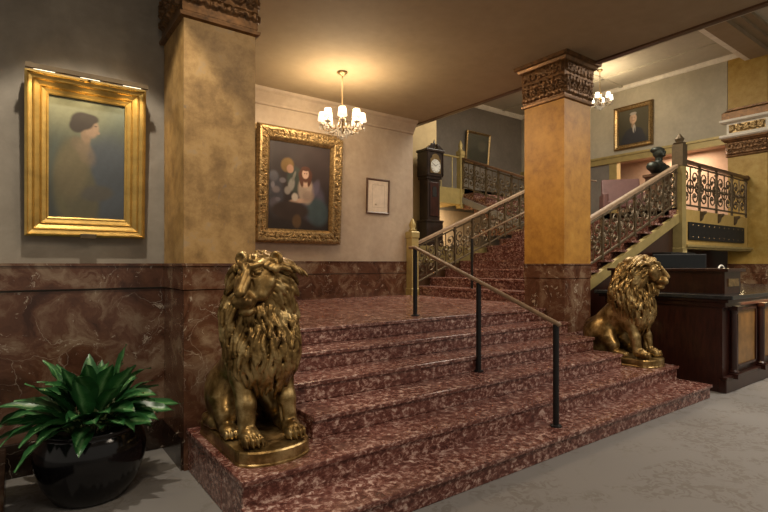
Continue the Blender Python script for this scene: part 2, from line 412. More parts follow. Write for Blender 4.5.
# ================================================================== RELIEF
def spiral(cx, cy, r0, r1, a0, turns, n=26):
    return [(cx+(r0+(r1-r0)*i/n)*math.cos(a0+turns*2*PI*i/n), cy+(r0+(r1-r0)*i/n)*math.sin(a0+turns*2*PI*i/n)) for i in range(n+1)]
def scroll_field(W, Hh, cell, seed=0):
    """points of curling acanthus stems covering a W x H field, tiled left to right"""
    r_ = random.Random(seed); n = max(1, round(W/cell)); cw = W/n; pts = []
    rr = min(cw, Hh)*.46
    for i in range(n):
        cx = (i+.5)*cw; s = 1 if i % 2 else -1
        pts += spiral(cx, Hh*.5, rr*.12, rr*.9, s*PI/2, s*1.6)
        for j in range(5):
            a = r_.random()*6.28; q = rr*.95
            px, py = cx+q*math.cos(a), Hh*.5+q*math.sin(a)
            pts += [(px+math.cos(a+t*1.4)*rr*.28*t, py+math.sin(a+t*1.4)*rr*.28*t) for t in np.linspace(0, 1, 8)]
    m = int(Hh/cell)
    if m > 1 and False: pass
    return np.array(pts)
def ridge(S, T, P, wd, amp):
    h = np.zeros(S.shape)
    d2 = np.full(S.shape, 1e9)
    for p in P: d2 = np.minimum(d2, (S-p[0])**2+(T-p[1])**2)
    d = np.sqrt(d2); return amp*np.sqrt(np.clip(1-(d/wd)**2, 0, 1))
def relief_panel(W, Hh, fn, res, P, wd, amp):
    """fn(s,t,h)->xyz"""
    ns, ntt = max(2, int(W/res)), max(2, int(Hh/res))
    s_ = np.linspace(0, W, ns+1); t_ = np.linspace(0, Hh, ntt+1); S, T = np.meshgrid(s_, t_, indexing='ij')
    h = ridge(S, T, P, wd, amp)
    edge = np.minimum.reduce([S, W-S, T, Hh-T]); h *= np.clip(edge/(2*res), 0, 1)
    V = [fn(a, b, c) for a, b, c in zip(S.ravel(), T.ravel(), h.ravel())]
    q = ntt+1
    F = [(i*q+j, (i+1)*q+j, (i+1)*q+j+1, i*q+j+1) for i in range(ns) for j in range(ntt)]
    return V, F

# ================================================================== PILLARS
def pillar(loc, w_, d_, zb, zc, zt, label, mat, dark_base=True, dz=1.575, shade=None):
    t = thing('pillar', label, 'pillar', (loc[0], loc[1], zb))
    MB().sqlathe([(0, dz-.01-zb), (0, zc-zb)], w=w_, d=d_).build('shaft', mat, t)
    MB().sqlathe([(.0, 0), (.0, 1.365-zb), (-.008, 1.37-zb), (.008, 1.375-zb), (.008, dz-.03-zb), (.018, dz-.02-zb), (.018, dz-zb)], w=w_, d=d_).build('dado', M['brown_marble'], t)
    cap = MB().sqlathe([(.0, zc-zb), (.03, zc+.01-zb), (.035, zc+.035-zb), (.012, zc+.045-zb), (.012, zc+.07-zb), (.03, zt-.11-zb), (.06, zt-.09-zb), (.075, zt-.055-zb), (.105, zt-.045-zb), (.11, zt-zb)], w=w_, d=d_).build('capital', M['gilt_cap'], t)
    hh = (zt-.095)-(zc+.055)
    for side in range(4):
        W = w_+.03 if side % 2 == 0 else d_+.03
        off = (d_/2 if side % 2 == 0 else w_/2)+.012
        P = np.concatenate([scroll_field(W, hh*.55, .13, side), scroll_field(W, hh*.45, .085, side+9)+np.array([0, hh*.55]), scroll_field(W, hh*.3, .07, side+19)+np.array([0, hh*.35]), scroll_field(W, hh*.2, .055, side+29)+np.array([0, hh*.02]), scroll_field(W, hh*.2, .055, side+39)+np.array([0, hh*.8])])
        a = side*PI/2; ca, sa = math.cos(a), math.sin(a)
        def fn(s, tt, h, W=W, off=off, ca=ca, sa=sa):
            x, y = s-W/2, -(off+h+.004+tt/hh*.008); return (x*ca-y*sa, x*sa+y*ca, zc+.055-zb+tt)
        V, F = relief_panel(W, hh, fn, .0095, P, .0115, .034)
        mesh('ornament', V, F, M['gilt_cap'], cap, smooth=True)
    return t
pillar((1.305, 4.25), .565, .62, 0, 3.44, CEIL, 'mottled gold pillar on a brown marble base, behind the left lion', M['pillar_old'])
MB().box(1.005, 1.038, 3.96, 4.54, 0, .25).build('pillar_plinth', M['dark_marble'])
tag(bpy.data.objects['pillar_plinth'], 'dark stone skirting at the foot of the left pillar beside the potted plant', 'skirting')
pillar((6.235, 4.275), .63, .65, .64, 3.80, CEIL, 'golden pillar with carved capital standing at the head of the stairs behind the right lion', M['pillar_gold'])
sbox('pillar_footing', (5.93, 6.55, 3.945, 4.6, 0, .64), M['red_marble'])
bpy.data.objects['pillar_footing'].name = 'trim_11'
# right-hand pillar beyond the desk
RPX, RPY = 14.30, 4.42
pt = pillar((RPX, RPY), .60, .80, 0, 4.16, 4.62, 'golden pillar beyond the reception desk under a carved frieze', M['pillar_yellow'])
up = thing('upper_pillar', 'upper golden pillar rising above the white ledge at the right edge', 'pillar', (RPX, RPY, 4.62))
MB().sqlathe([(.10, 0), (.14, .03), (.14, .08), (.02, .10), (.02, .36), (.10, .38), (.14, .40), (.14, .45), (.05, .46)], w=.6, d=.8).build('ledge', M['white_trim'], up)
MB().sqlathe([(.10, .46), (.10, .62), (.02, .68), (.02, .72)], w=.6, d=.8).build('base', M['gilt_cap'], up)
MB().sqlathe([(.0, .72), (.0, 2.0)], w=.6, d=.8).build('shaft', M['pillar_yellow'], up)
V, F = relief_panel(.74, .20, lambda s, t, h: (-.325-h, .37-s, .13+t), .012, scroll_field(.74, .2, .16, 3), .018, .04)
mesh('frieze', V, F, M['gilt_old'], up, smooth=True)

# ================================================================== PICTURES
def frame_obj(name, t, W, Hh, fw, prof, mat, seg=1, relief=None, res=.02):
    """mitred frame in the local xz plane facing -y; prof: (u across 0..1 outer->inner, depth)"""
    V = []; F = []; P = []
    per = []
    cs = [(-W/2, 0), (W/2, 0), (W/2, Hh), (-W/2, Hh)]
    inn = [(-W/2+fw, fw), (W/2-fw, fw), (W/2-fw, Hh-fw), (-W/2+fw, Hh-fw)]
    for k in range(4):
        a, b = cs[k], cs[(k+1) % 4]; c, d = inn[k], inn[(k+1) % 4]
        L = math.hypot(b[0]-a[0], b[1]-a[1]); n = max(1, int(L/res)) if relief else 1
        m = len(prof)
        if relief:
            fld = relief(L, fw); us = np.linspace(0, 1, max(6, int(fw/res))+1)
            S, T = np.meshgrid(np.linspace(0, L, n+1), us*fw, indexing='ij')
            hr = ridge(S, T, fld, .0135, .036)
            pd = np.interp(us, [p[0] for p in prof], [p[1] for p in prof])
        else:
            us = np.array([p[0] for p in prof]); pd = np.array([p[1] for p in prof]); hr = np.zeros((n+1, len(us)))
        base = len(V); q = len(us)
        for i in range(n+1):
            s = i/n
            for j, u in enumerate(us):
                ox, oz = a[0]+(b[0]-a[0])*s, a[1]+(b[1]-a[1])*s
                ix, iz = c[0]+(d[0]-c[0])*s, c[1]+(d[1]-c[1])*s
                e = hr[i, j] if 0.12 < u < .86 else 0
                V.append((ox+(ix-ox)*u, -(pd[j]+e), oz+(iz-oz)*u))
        for i in range(n):
            for j in range(q-1):
                F.append((base+i*q+j, base+i*q+j+1, base+(i+1)*q+j+1, base+(i+1)*q+j))
    # back
    n0 = len(V); V += [(-W/2, 0, 0), (W/2, 0, 0), (W/2, 0, Hh), (-W/2, 0, Hh)]; F.append((n0+3, n0+2, n0+1, n0))
    return mesh(name, V, F, mat, t, smooth=bool(relief))
def canvas(t, W, Hh, z0, y, fn, mat=None, nx=90):
    nz = int(nx*Hh/W); xs = np.linspace(0, 1, nx+1); zs = np.linspace(0, 1, nz+1); X, Z = np.meshgrid(xs, zs, indexing='ij')
    col = fn(X, Z)
    V = [(W*(a-.5), y, z0+Hh*b) for a, b in zip(X.ravel(), Z.ravel())]; q = nz+1
    F = [(i*q+j, (i+1)*q+j, (i+1)*q+j+1, i*q+j+1) for i in range(nx) for j in range(nz)]
    o = mesh('canvas', V, F, M['paint'], t)
    at = o.data.color_attributes.new('paint', 'FLOAT_COLOR', 'POINT')
    at.data.foreach_set('color', np.concatenate([col.reshape(-1, 3), np.ones((col.shape[0]*col.shape[1], 1))], 1).ravel().astype(np.float32))
    return o
class Paint:
    def __init__(s, X, Z, asp):
        s.X, s.Z, s.asp = X, Z, asp; s.c = np.zeros(X.shape+(3,))
    def fill(s, c): s.c[:] = c
    def grad(s, c0, c1):
        s.c[:] = np.array(c0)+(np.array(c1)-np.array(c0))*s.Z[..., None]
    def e(s, x, z, rx, rz, col, soft=.25, rot=0, op=1):
        soft *= .62
        dx, dz = s.X-x, (s.Z-z)*s.asp; ca, sa = math.cos(rot), math.sin(rot)
        u, v = (dx*ca+dz*sa)/rx, (-dx*sa+dz*ca)/(rz)
        d = np.sqrt(u*u+v*v); a = np.clip((1+soft-d)/(2*soft), 0, 1); a = (a*a*(3-2*a)*op)[..., None]
        s.c[:] = s.c*(1-a)+np.array(col)*a
def nz_(X, Z, s, seed):
    r = np.random.default_rng(seed); v = np.zeros(X.shape)
    for i in range(7):
        a, b, p = r.normal(0, s), r.normal(0, s), r.random()*6.28; v += np.sin(a*X+b*Z+p)/7
    return v
# --- portrait with picture light on the left wall
def paint_a(X, Z):
    p = Paint(X, Z, 1.5); p.grad((.022, .026, .026), (.060, .072, .055))
    p.e(.75, .35, .5, .55, (.035, .042, .050), .6); p.e(.25, .95, .5, .4, (.10, .10, .06), .8, 0, .8)
    p.e(.30, .30, .24, .55, (.060, .055, .030), .35); p.e(.42, .20, .22, .42, (.055, .050, .030), .3, .2)
    p.e(.62, .22, .22, .10, (.045, .042, .035), .4, .1)
    p.e(.30, .40, .20, .36, (.075, .062, .034), .5, -.15); p.e(.40, .62, .13, .09, (.085, .066, .04), .5, -.4)
    p.e(.47, .70, .060, .11, (.13, .088, .056), .5, .25)          # neck
    p.e(.555, .765, .085, .115, (.155, .105, .070), .4, -.15)         # face
    p.e(.635, .735, .022, .018, (.15, .10, .065), .6); p.e(.60, .79, .02, .01, (.06, .04, .03), .6)
    p.e(.43, .82, .15, .11, (.018, .013, .010), .25); p.e(.36, .775, .10, .085, (.018, .013, .010), .3); p.e(.52, .845, .12, .06, (.02, .015, .011), .3)
    p.e(.48, .55, .10, .16, (.12, .085, .055), .6, .5, .5)
    p.c *= (1+.18*nz_(X, Z, 18, 2))[..., None]*1.7; return np.clip(p.c, 0, 1)
ta = math.radians(3)
W1, Hh1 = .815, 1.22
pa = thing('framed_portrait', 'gilt-framed portrait of a woman in profile lit by a picture lamp on the left wall', 'painting', (.457, 4.615, 1.785)); pa.rotation_euler = (ta, 0, 0)
frame_obj('frame', pa, W1, Hh1, .15, [(0, 0), (0, .075), (.10, .085), (.16, .07), (.32, .062), (.36, .075), (.42, .06), (.62, .045), (.66, .055), (.72, .04), (.9, .03), (.93, .04), (1, .035), (1, .01)], M['gilt'])
canvas(pa, W1-.29, Hh1-.29, .145, -.02, paint_a)
MB().box(-.055, .055, -.10, -.06, -.012, .025).build('name_plate', M['iron'], pa, bevel=.003)
lt = MB(); lt.tube([(-.405, -.15, Hh1+.005), (.405, -.15, Hh1+.005)], .018, 10); lt.box(-.405, .405, -.172, -.13, Hh1-.01, Hh1+.022)
lt.tube([(0, -.03, Hh1-.02), (0, -.08, Hh1+.03), (0, -.15, Hh1+.015)], .01); lb = lt.build('picture_light', M['iron'], pa, smooth=False)
for x in (-.29, 0, .29): MB().box(x-.065, x+.065, -.152, -.145, Hh1-.014, Hh1-.009).build('lamp_tube', M['tube'], lb)
for x in (-.28, 0, .28):
    l = bpy.data.lights.new('picture_lamp', 'SPOT'); l.energy = 7; l.color = (1, .78, .46); l.spot_size = math.radians(125); l.spot_blend = .8; l.shadow_soft_size = .02
    o = bpy.data.objects.new('picture_lamp', l); C.objects.link(o); o.location = (.457+x, 4.615-.22, 1.785+Hh1-.035)
    o.rotation_euler = Vector((0, .22, -1)).to_track_quat('-Z', 'Y').to_euler()
# --- large painting
def paint_b(X, Z):
    p = Paint(X, Z, 1.32); p.grad((.020, .014, .012), (.030, .020, .022))
    p.e(.7, .75, .35, .4, (.040, .026, .026), .6)
    p.e(.12, .38, .12, .30, (.045, .045, .060), .5); p.e(.08, .60, .07, .08, (.09, .09, .11), .5); p.e(.12, .45, .06, .05, (.16, .14, .15), .6); p.e(.10, .30, .07, .08, (.10, .09, .11), .6)
    p.e(.42, .58, .13, .20, (.045, .06, .05), .35, .1)           # standing figure's coat
    p.e(.36, .52, .05, .10, (.30, .29, .26), .5, -.2); p.e(.30, .45, .05, .06, (.26, .24, .22), .5)
    p.e(.29, .74, .10, .11, (.20, .12, .035), .3, -.4)           # hat
    p.e(.335, .70, .055, .065, (.42, .24, .16), .3)
    p.e(.70, .34, .22, .30, (.075, .065, .10), .35); p.e(.80, .22, .18, .22, (.05, .085, .10), .4, .3)
    p.e(.60, .46, .13, .20, (.42, .33, .26), .35, .1)            # dress
    p.e(.58, .555, .085, .075, (.60, .42, .31), .3)              # shoulders
    p.e(.585, .645, .11, .115, (.10, .035, .018), .3); p.e(.585, .66, .055, .075, (.62, .42, .32), .25); p.e(.585, .72, .07, .035, (.10, .035, .018), .3)
    p.e(.50, .34, .16, .035, (.50, .34, .25), .4, .1); p.e(.42, .38, .05, .06, (.55, .5, .44), .5)
    p.e(.35, .22, .30, .14, (.035, .022, .018), .3); p.e(.46, .10, .07, .10, (.12, .07, .03), .5)
    p.e(.52, .57, .030, .09, (.10, .035, .018), .3, .2); p.e(.655, .58, .028, .09, (.10, .035, .018), .3, -.2); p.e(.76, .50, .06, .14, (.13, .11, .16), .5, -.3, .7); p.e(.64, .40, .10, .08, (.30, .22, .18), .5, .3, .6); p.e(.22, .56, .05, .04, (.13, .12, .14), .5); p.e(.07, .50, .03, .05, (.18, .17, .20), .6); p.e(.15, .34, .04, .03, (.14, .13, .16), .6); p.e(.40, .62, .02, .08, (.20, .20, .17), .5, -.3); p.e(.57, .665, .012, .008, (.08, .04, .03), .4); p.e(.605, .665, .012, .008, (.08, .04, .03), .4)
    p.c *= (1+.22*nz_(X, Z, 22, 5))[..., None]; return np.clip(p.c, 0, 1)
W2, Hh2 = 1.60, 1.90
pb = thing('framed_painting', 'large ornate gilt-framed painting of two figures on the landing wall', 'painting', (3.86, BW-.01, 1.92)); pb.rotation_euler = (math.radians(3), 0, 0)
def rel(L, fw):
    return np.concatenate([scroll_field(L, fw*.60, .125, int(L*100))+np.array([0, fw*.22]), scroll_field(L, fw*.24, .055, int(L*77))+np.array([0, fw*.10]), scroll_field(L, fw*.2, .05, int(L*57))+np.array([0, fw*.66])])
frame_obj('frame', pb, W2, Hh2, .24, [(0, 0), (0, .06), (.08, .085), (.5, .09), (.84, .06), (.88, .075), (.93, .05), (1, .04), (1, .01)], M['gilt_old'], relief=rel, res=.008)
canvas(pb, W2-.46, Hh2-.46, .23, -.02, paint_b, nx=110)
# --- certificate
pc = thing('framed_certificate', 'small dark-framed certificate hanging on the landing wall right of the painting', 'picture frame', (5.52, BW-.005, 2.52)); pc.rotation_euler = (math.radians(2), 0, 0)
frame_obj('frame', pc, .53, .66, .035, [(0, 0), (0, .025), (.5, .03), (1, .02), (1, .005)], M['dark_rail'])
sh = MB().box(-.235, .235, -.012, -.006, .03, .63).build('paper', M['paper'], pc)
mb = MB()
for (a, b, z) in ((-.10, .02, .56), (-.13, .15, .54), (-.13, .15, .12)): mb.box(a, b, -.0135, -.012, z, z+.004)
for x in (-.13, .15): mb.box(x, x+.004, -.0135, -.012, .12, .54)
mb.box(-.07, -.03, -.0135, -.012, .16, .19)
mb.build('writing', M['ink'], sh)
# --- man's portrait
def paint_c(X, Z):
    p = Paint(X, Z, 1.2); p.grad((.03, .028, .015), (.075, .065, .035)); p.e(.8, .6, .3, .5, (.06, .05, .02), .7)
    p.e(.5, .02, .42, .48, (.016, .017, .024), .15); p.e(.52, .30, .30, .20, (.018, .019, .027), .2)
    p.e(.50, .52, .06, .10, (.32, .22, .15), .3); p.e(.53, .42, .05, .14, (.50, .48, .44), .3); p.e(.545, .36, .014, .12, (.03, .03, .05), .3)
    p.e(.50, .72, .115, .175, (.58, .40, .28), .2); p.e(.50, .865, .11, .05, (.40, .36, .32), .3)
    p.e(.44, .70, .05, .14, (.36, .23, .15), .5, 0, .6); p.e(.50, .665, .05, .012, (.40, .22, .16), .6); p.e(.50, .71, .015, .04, (.66, .48, .36), .6); p.e(.46, .755, .03, .010, (.25, .17, .13), .6); p.e(.54, .755, .03, .010, (.25, .17, .13), .6)
    return np.clip(p.c, 0, 1)
W3, H3 = 1.10, 1.22
pd_ = thing('framed_portrait', "gilt-framed portrait of a man in a dark suit, high on the cream wall", 'painting', (PX-.005, 7.13, 4.84), -PI/2)
frame_obj('frame', pd_, W3, H3, .13, [(0, 0), (0, .06), (.15, .09), (.3, .06), (.7, .04), (.85, .05), (1, .03), (1, .01)], M['gilt_old'])
canvas(pd_, W3-.25, H3-.25, .125, -.02, paint_c, nx=60)
# --- glazed picture on the far wall
def paint_d(X, Z):
    p = Paint(X, Z, 1.1); p.grad((.05, .06, .045), (.13, .13, .10)); p.e(.5, .25, .5, .3, (.04, .05, .03), .4); p.e(.7, .6, .2, .2, (.20, .19, .14), .6); return np.clip(p.c, 0, 1)
pe = thing('framed_landscape', 'glazed picture in a thin frame reflecting the light above the upper flight', 'picture frame', (11.75, 10.99, 4.72)); pe.rotation_euler = (math.radians(5), 0, 0)
frame_obj('frame', pe, 1.08, 1.0, .07, [(0, 0), (0, .05), (.5, .06), (1, .03), (1, .005)], M['gilt_old'])
canvas(pe, .95, .87, .065, -.02, paint_d, nx=20)
MB().box(-.47, .47, -.030, -.026, .07, .93).build('glass', M['glass'], pe)

# ================================================================== BALUSTRADES
def balustrade(t, A, B, top, bot, n, rail_mat, rail_r=.035, scroll_r=.011, posts=True, post_r=.02, seg=5, kind='flat'):
    """A,B local base points; top/bot heights of the rails above the base line"""
    A = Vector(A); B = Vector(B); D = B-A
    def P(s, h): q = A+D*s; return (q.x, q.y, q.z+h)
    hd = Vector((D.x, D.y, 0)).normalized(); nrm = Vector((-hd.y, hd.x, 0))
    def bar(h0, h1, wd):
        V = []
        for s in (0, 1):
            q = A+D*s
            for (a, h) in ((-wd, h0), (wd, h0), (wd, h1), (wd*.6, h1+.012), (-wd*.6, h1+.012), (-wd, h1)):
                V.append((q.x+nrm.x*a, q.y+nrm.y*a, q.z+h))
        F = [tuple(range(6))[::-1], tuple(range(6, 12))]+[(i, (i+1) % 6, 6+(i+1) % 6, 6+i) for i in range(6)]
        return V, F
    V, F = bar(top-.05, top, rail_r); mesh('handrail', V, F, rail_mat, t)
    V, F = bar(bot-.012, bot+.012, .012); mesh('bottom_rail', V, F, M['iron'], t)
    V, F = bar(top-.115, top-.095, .012); mesh('top_bar', V, F, M['iron'], t)
    L = D.length
    if posts:
        for i in range(n+1):
            s = i/n; q = A+D*s; mb = MB(); mb.box(q.x-post_r, q.x+post_r, q.y-post_r, q.y+post_r, q.z+.0, q.z+top-.05)
            mb.box(q.x-post_r*1.5, q.x+post_r*1.5, q.y-post_r*1.5, q.y+post_r*1.5, q.z+top-.17, q.z+top-.13)
            mb.build('post', M['iron'], t)
    for i in range(n):
        mb = MB(); s0 = i/n; cw = L/n; hh = top-.115-bot
        def Q(x, y): return P(s0+(x/cw)/n, bot+y)
        cx = cw/2; R = min(cw*.23, hh*.24)
        curves = []
        for sx in (-1, 1):
            for sy in (-1, 1):
                c0 = (cx+sx*cw*.235, hh/2+sy*hh*.235)
                a0 = math.atan2(-sy, -sx*.6); curves.append(spiral(c0[0], c0[1], R*1.0, R*.12, a0, sx*sy*1.35, 22))
                curves.append(spiral(cx+sx*cw*.36, hh/2+sy*hh*.03, R*.45, R*.1, PI/2*sy, sx*sy*1.1, 12))
        curves.append([(cx+R*.75*math.cos(a), hh/2+R*.75*math.sin(a)) for a in np.linspace(0, 2*PI, 17)])
        curves.append([(cx, 0), (cx, hh)])
        for cv in curves:
            cv = [(min(max(x, .01), cw-.01), min(max(y, .0), hh)) for x, y in cv]
            mb.tube([Q(x, y) for x, y in cv], scroll_r, seg, cap=False)
        # leaves / rosette
        for sx in (-1, 1):
            for sy in (-1, 1):
                p = Vector(Q(cx+sx*cw*.235, hh/2+sy*hh*.235)); mb.ell(p, (scroll_r*2.6,)*3, 6, 4)
        p = Vector(Q(cx, hh/2)); mb.ell(p, (scroll_r*3.2,)*3, 8, 5)
        mb.build('scroll_panel', M['iron'], t)
def newel(name, label, loc, w_, h_, fin, mat, cat='newel post', top=.25):
    t = thing(name, label, cat, loc)
    MB().sqlathe([(.012, 0), (.012, .12), (0, .14), (0, h_-.14), (.014, h_-.12), (.014, h_-.02), (0, h_)], w=w_, d=w_).build('post', mat, t)
    MB().lathe([(w_*.42, h_), (w_*.5, h_+.03), (w_*.28, h_+.05), (w_*.42, h_+fin*.4), (w_*.40, h_+fin*.55), (w_*.15, h_+fin*.9), (.004, h_+fin)], 12).build('finial', mat, t, smooth=True)
    return t
SL = H2/.43
def nos(x): return L1+H2+(x-6.40)*SL
# upper flight 1 (towards +X)
YN, YF = 4.42, 7.62
t = thing('marble_staircase', 'second flight of red marble steps climbing right from the landing to the gallery', 'staircase', (6.40, 6.0, L1))
for k in range(1, 11):
    z1 = k*H2; x0 = XK(k)-6.40; x1 = 3.87
    x1 = XK(k+1)-6.40+.03 if k < 10 else 3.87
    y0, y1 = YN+.20-6.0 if k == 1 else YN-6.0-.03, 7.70-6.0
    zb = max(-.1, z1-.55)
    m_ = MB(); m_.box(x0, x1+.0, y0, y1, z1-.035, z1).box(x0+.02, x1, y0+.15, y1, zb if k < 10 else z1-.2, z1-.035)
    m_.build('step', M['red_marble'], t)
# gold stringer with dark wall below
def strng(x): return nos(x)
m_ = MB(); m_.prism([(6.62, strng(6.62)-.30), (10.30, strng(10.30)-.30), (10.30, strng(10.30)-.13), (6.62, strng(6.62)-.13)], 'y', YN-.06, YN+.02)
m_.V = [(x-6.4, y-6.0, z-L1) for x, y, z in m_.V]; m_.build('stringer', M['newel'], t)
m_ = MB(); m_.prism([(6.62, 1.0), (6.95, 1.0), (6.95, 1.36), (6.62, 1.36)], 'y', YN-.07, YN+.0)
m_.V = [(x-6.4, y-6.0, z-L1) for x, y, z in m_.V]; m_.build('stringer_foot', M['wall_cream'], t)
m_ = MB(); m_.prism([(6.58, 0), (10.2, 0), (10.2, strng(10.2)-.31), (6.58, strng(6.58)-.31)], 'y', YN+.02, YN+.10)
struct(m_.build('wall_under_stairs', M['mahogany']))
bn = thing('balustrade', 'scrollwork balustrade with wooden handrail on the near side of the second flight', 'balustrade', (6.62, YN, 1.2))
balustrade(bn, (0, 0, nos(6.62)-1.2), (3.66, 0, nos(10.28)-1.2), .82, .07, 7, M['rail_wood'], .05, .013)
bf = thing('balustrade', 'scrollwork balustrade on the far side of the second flight, starting at the pale newel', 'balustrade', (6.42, YF, 1.1))
balustrade(bf, (0, 0, nos(6.42)-1.1), (3.75, 0, nos(10.17)-1.1), .86, .06, 7, M['rail_wood'], .045, .012)
newel('newel_post', 'stout greenish-gold newel post at the end of the landing wall', (6.29, 7.58, L1), .17, 1.25, .26, M['newel'])
NX = 10.40
nw = newel('newel_post', 'tall golden newel post at the corner of the gallery balcony', (NX, YN-.02, 1.75), .17, 2.02, .0001, M['newel'])
MB().box(-.10, .10, -.10, .10, 1.72, 2.14).lathe([(.10, 2.14), (.12, 2.17), (.06, 2.19), (.085, 2.25), (.03, 2.33), (.004, 2.36)], 10).build('cap', M['iron'], nw)
# balcony
bb = thing('balustrade', 'level scrollwork balustrade with thick rail along the gallery balcony', 'balustrade', (NX+.1, YN, L2))
balustrade(bb, (0, 0, .0), (3.42, 0, .0), .97, .08, 4, M['dark_rail'], .05, .014)
MB().ell((3.46, 0, .945), (.07, .07, .07)).build('rail_knob', M['dark_rail'], bb, smooth=True)
bl = thing('balcony_front', 'balcony front with a black studded panel above a lit golden ledge', 'balcony', (NX+.1, YN, 1.85))
MB().box(0, 3.44, -.02, .22, .08, .81).build('fascia', M['ochre'], bl)
pn = MB().box(.25, 3.15, -.06, -.02, .20, .56).build('panel', M['black'], bl, bevel=.01)
for i in range(11):
    for z in (.26, .50): MB().ell((.4+i*.26, -.062, z), (.014, .01, .014), 6, 4).build('stud', M['brass'], pn)
MB().box(-.02, 3.46, -.14, .22, .06, .10).box(-.02, 3.46, -.10, .22, .02, .06).build('ledge', M['newel'], bl)
for i in range(3):
    x = .85+i*.9; m_ = MB(); m_.prism([(-.13, .80), (-.02, .80), (-.02, .60), (-.06, .64), (-.08, .72), (-.13, .76)], 'x', x-.03, x+.03); m_.build('bracket', M['iron'], bl)
area('balcony_light', (12.0, YN-.2, 1.84), 2.4, 22, (1, .78, .42), sy=.08)
# third flight (towards +Y)
t = thing('marble_staircase', 'upper flight of marble steps behind, climbing away from the gallery', 'staircase', (10.05, 7.75, L2))
for k in range(1, 7):
    y0 = (k-1)*.43; m_ = MB(); z1 = k*H2
    m_.box(-.03, 1.72, y0, y0+.46 if k < 6 else 2.15, z1-.035, z1).box(.0, 1.72, y0+.02, y0+.45 if k < 6 else 2.15, max(-.2, z1-.42), z1-.035)
    m_.build('step', M['red_marble'], t)
m_ = MB(); s3 = H2/.43
m_.prism([(0, -.25), (2.15, 2.15*s3-.25), (2.15, 2.15*s3-.08), (0, -.08+.0)], 'x', -.06, .0); m_.build('stringer', M['wall_dim'], t)
b3 = thing('balustrade', 'dark-railed scrollwork balustrade of the upper flight running down from the gold newel', 'balustrade', (10.0, 7.75, L2))
balustrade(b3, (0, 0, H2), (0, 2.10, H2+2.10*s3), .86, .06, 5, M['dark_rail'], .035, .012)
newel('newel_post', 'slim gold newel post at the head of the upper flight beside the glazed picture', (10.0, 9.95, L3-.55), .15, 1.60, .30, M['newel'])
b4 = thing('balustrade', 'thin gold landing rail between the clock and the slim newel', 'balustrade', (7.8, 9.95, L3))
mb = MB(); mb.tube([(0, 0, .86), (2.12, 0, .86)], .025, 8); mb.build('handrail', M['newel'], b4)
for i in range(5): MB().tube([(.2+i*.42, 0, -.02), (.2+i*.42, 0, .86)], .014, 6).build('baluster', M['newel'], b4)

# ================================================================== CENTRE HANDRAILS
hr = thing('stair_handrail', 'brass-topped handrail on three black posts down the middle of the lower steps', 'handrail', (3.775, 2.6, .16))
R_ = [(2.60, .16), (3.50, .48), (4.50, .96)]
rt = .80
mb = MB()
pts = [(0, 2.48-2.6, .76+.04), (0, 2.60-2.6, .835), (0, 3.50-2.6, .32+.90), (0, 4.46-2.6, 1.70-.03), (0, 4.53-2.6, 1.69), (0, 4.60-2.6, 1.685)]
# straight pitched rail
z_lo = EYE-(327-264)*3.0/498.77
def railz(y): return 1.02+(y-2.50)*(1.765-1.02)/(4.50-2.50)
mb.tube([(0, y-2.6, railz(y)-.16) for y in (2.56, 2.6, 3.5, 4.50)]+[(0, 4.60-2.6, railz(4.50)-.16)], .021, 10)
mb.build('handrail', M['rail_wood'], hr, smooth=True)
for (y, z) in R_:
    m_ = MB(); m_.tube([(0, y-2.6, z-.16), (0, y-2.6, railz(y)-.16-.015)], .026, 12); m_.lathe([(.05, 0), (.05, .012), (.025, .02)], 12, (0, y-2.6, z-.16)); m_.build('post', M['black_iron'], hr)
hr2 = thing('stair_handrail', 'thin handrail on black posts up the middle of the second flight', 'handrail', (6.62, 6.3, L1+H2))
mb = MB(); x1 = 10.28; YC = 6.2
mb.tube([(0, 0, .90), (x1-6.62, -.08, nos(x1)-nos(6.62)+.86), (x1-6.62+.25, -.08, nos(x1)-nos(6.62)+.86)], .018, 8); mb.build('handrail', M['rail_wood'], hr2, smooth=True)
for x in (6.62, 8.5, x1):
    k = int((x-6.40)/.43); zt = L1+H2*(k+1)-(L1+H2); f = (x-6.62)/(x1-6.62)
    MB().tube([(x-6.62, -.08*f, zt), (x-6.62, -.08*f, .90+f*(nos(x1)-nos(6.62)-.04)+(.25 if x == x1 else 0))], .024, 8).build('post', M['black_iron'], hr2)

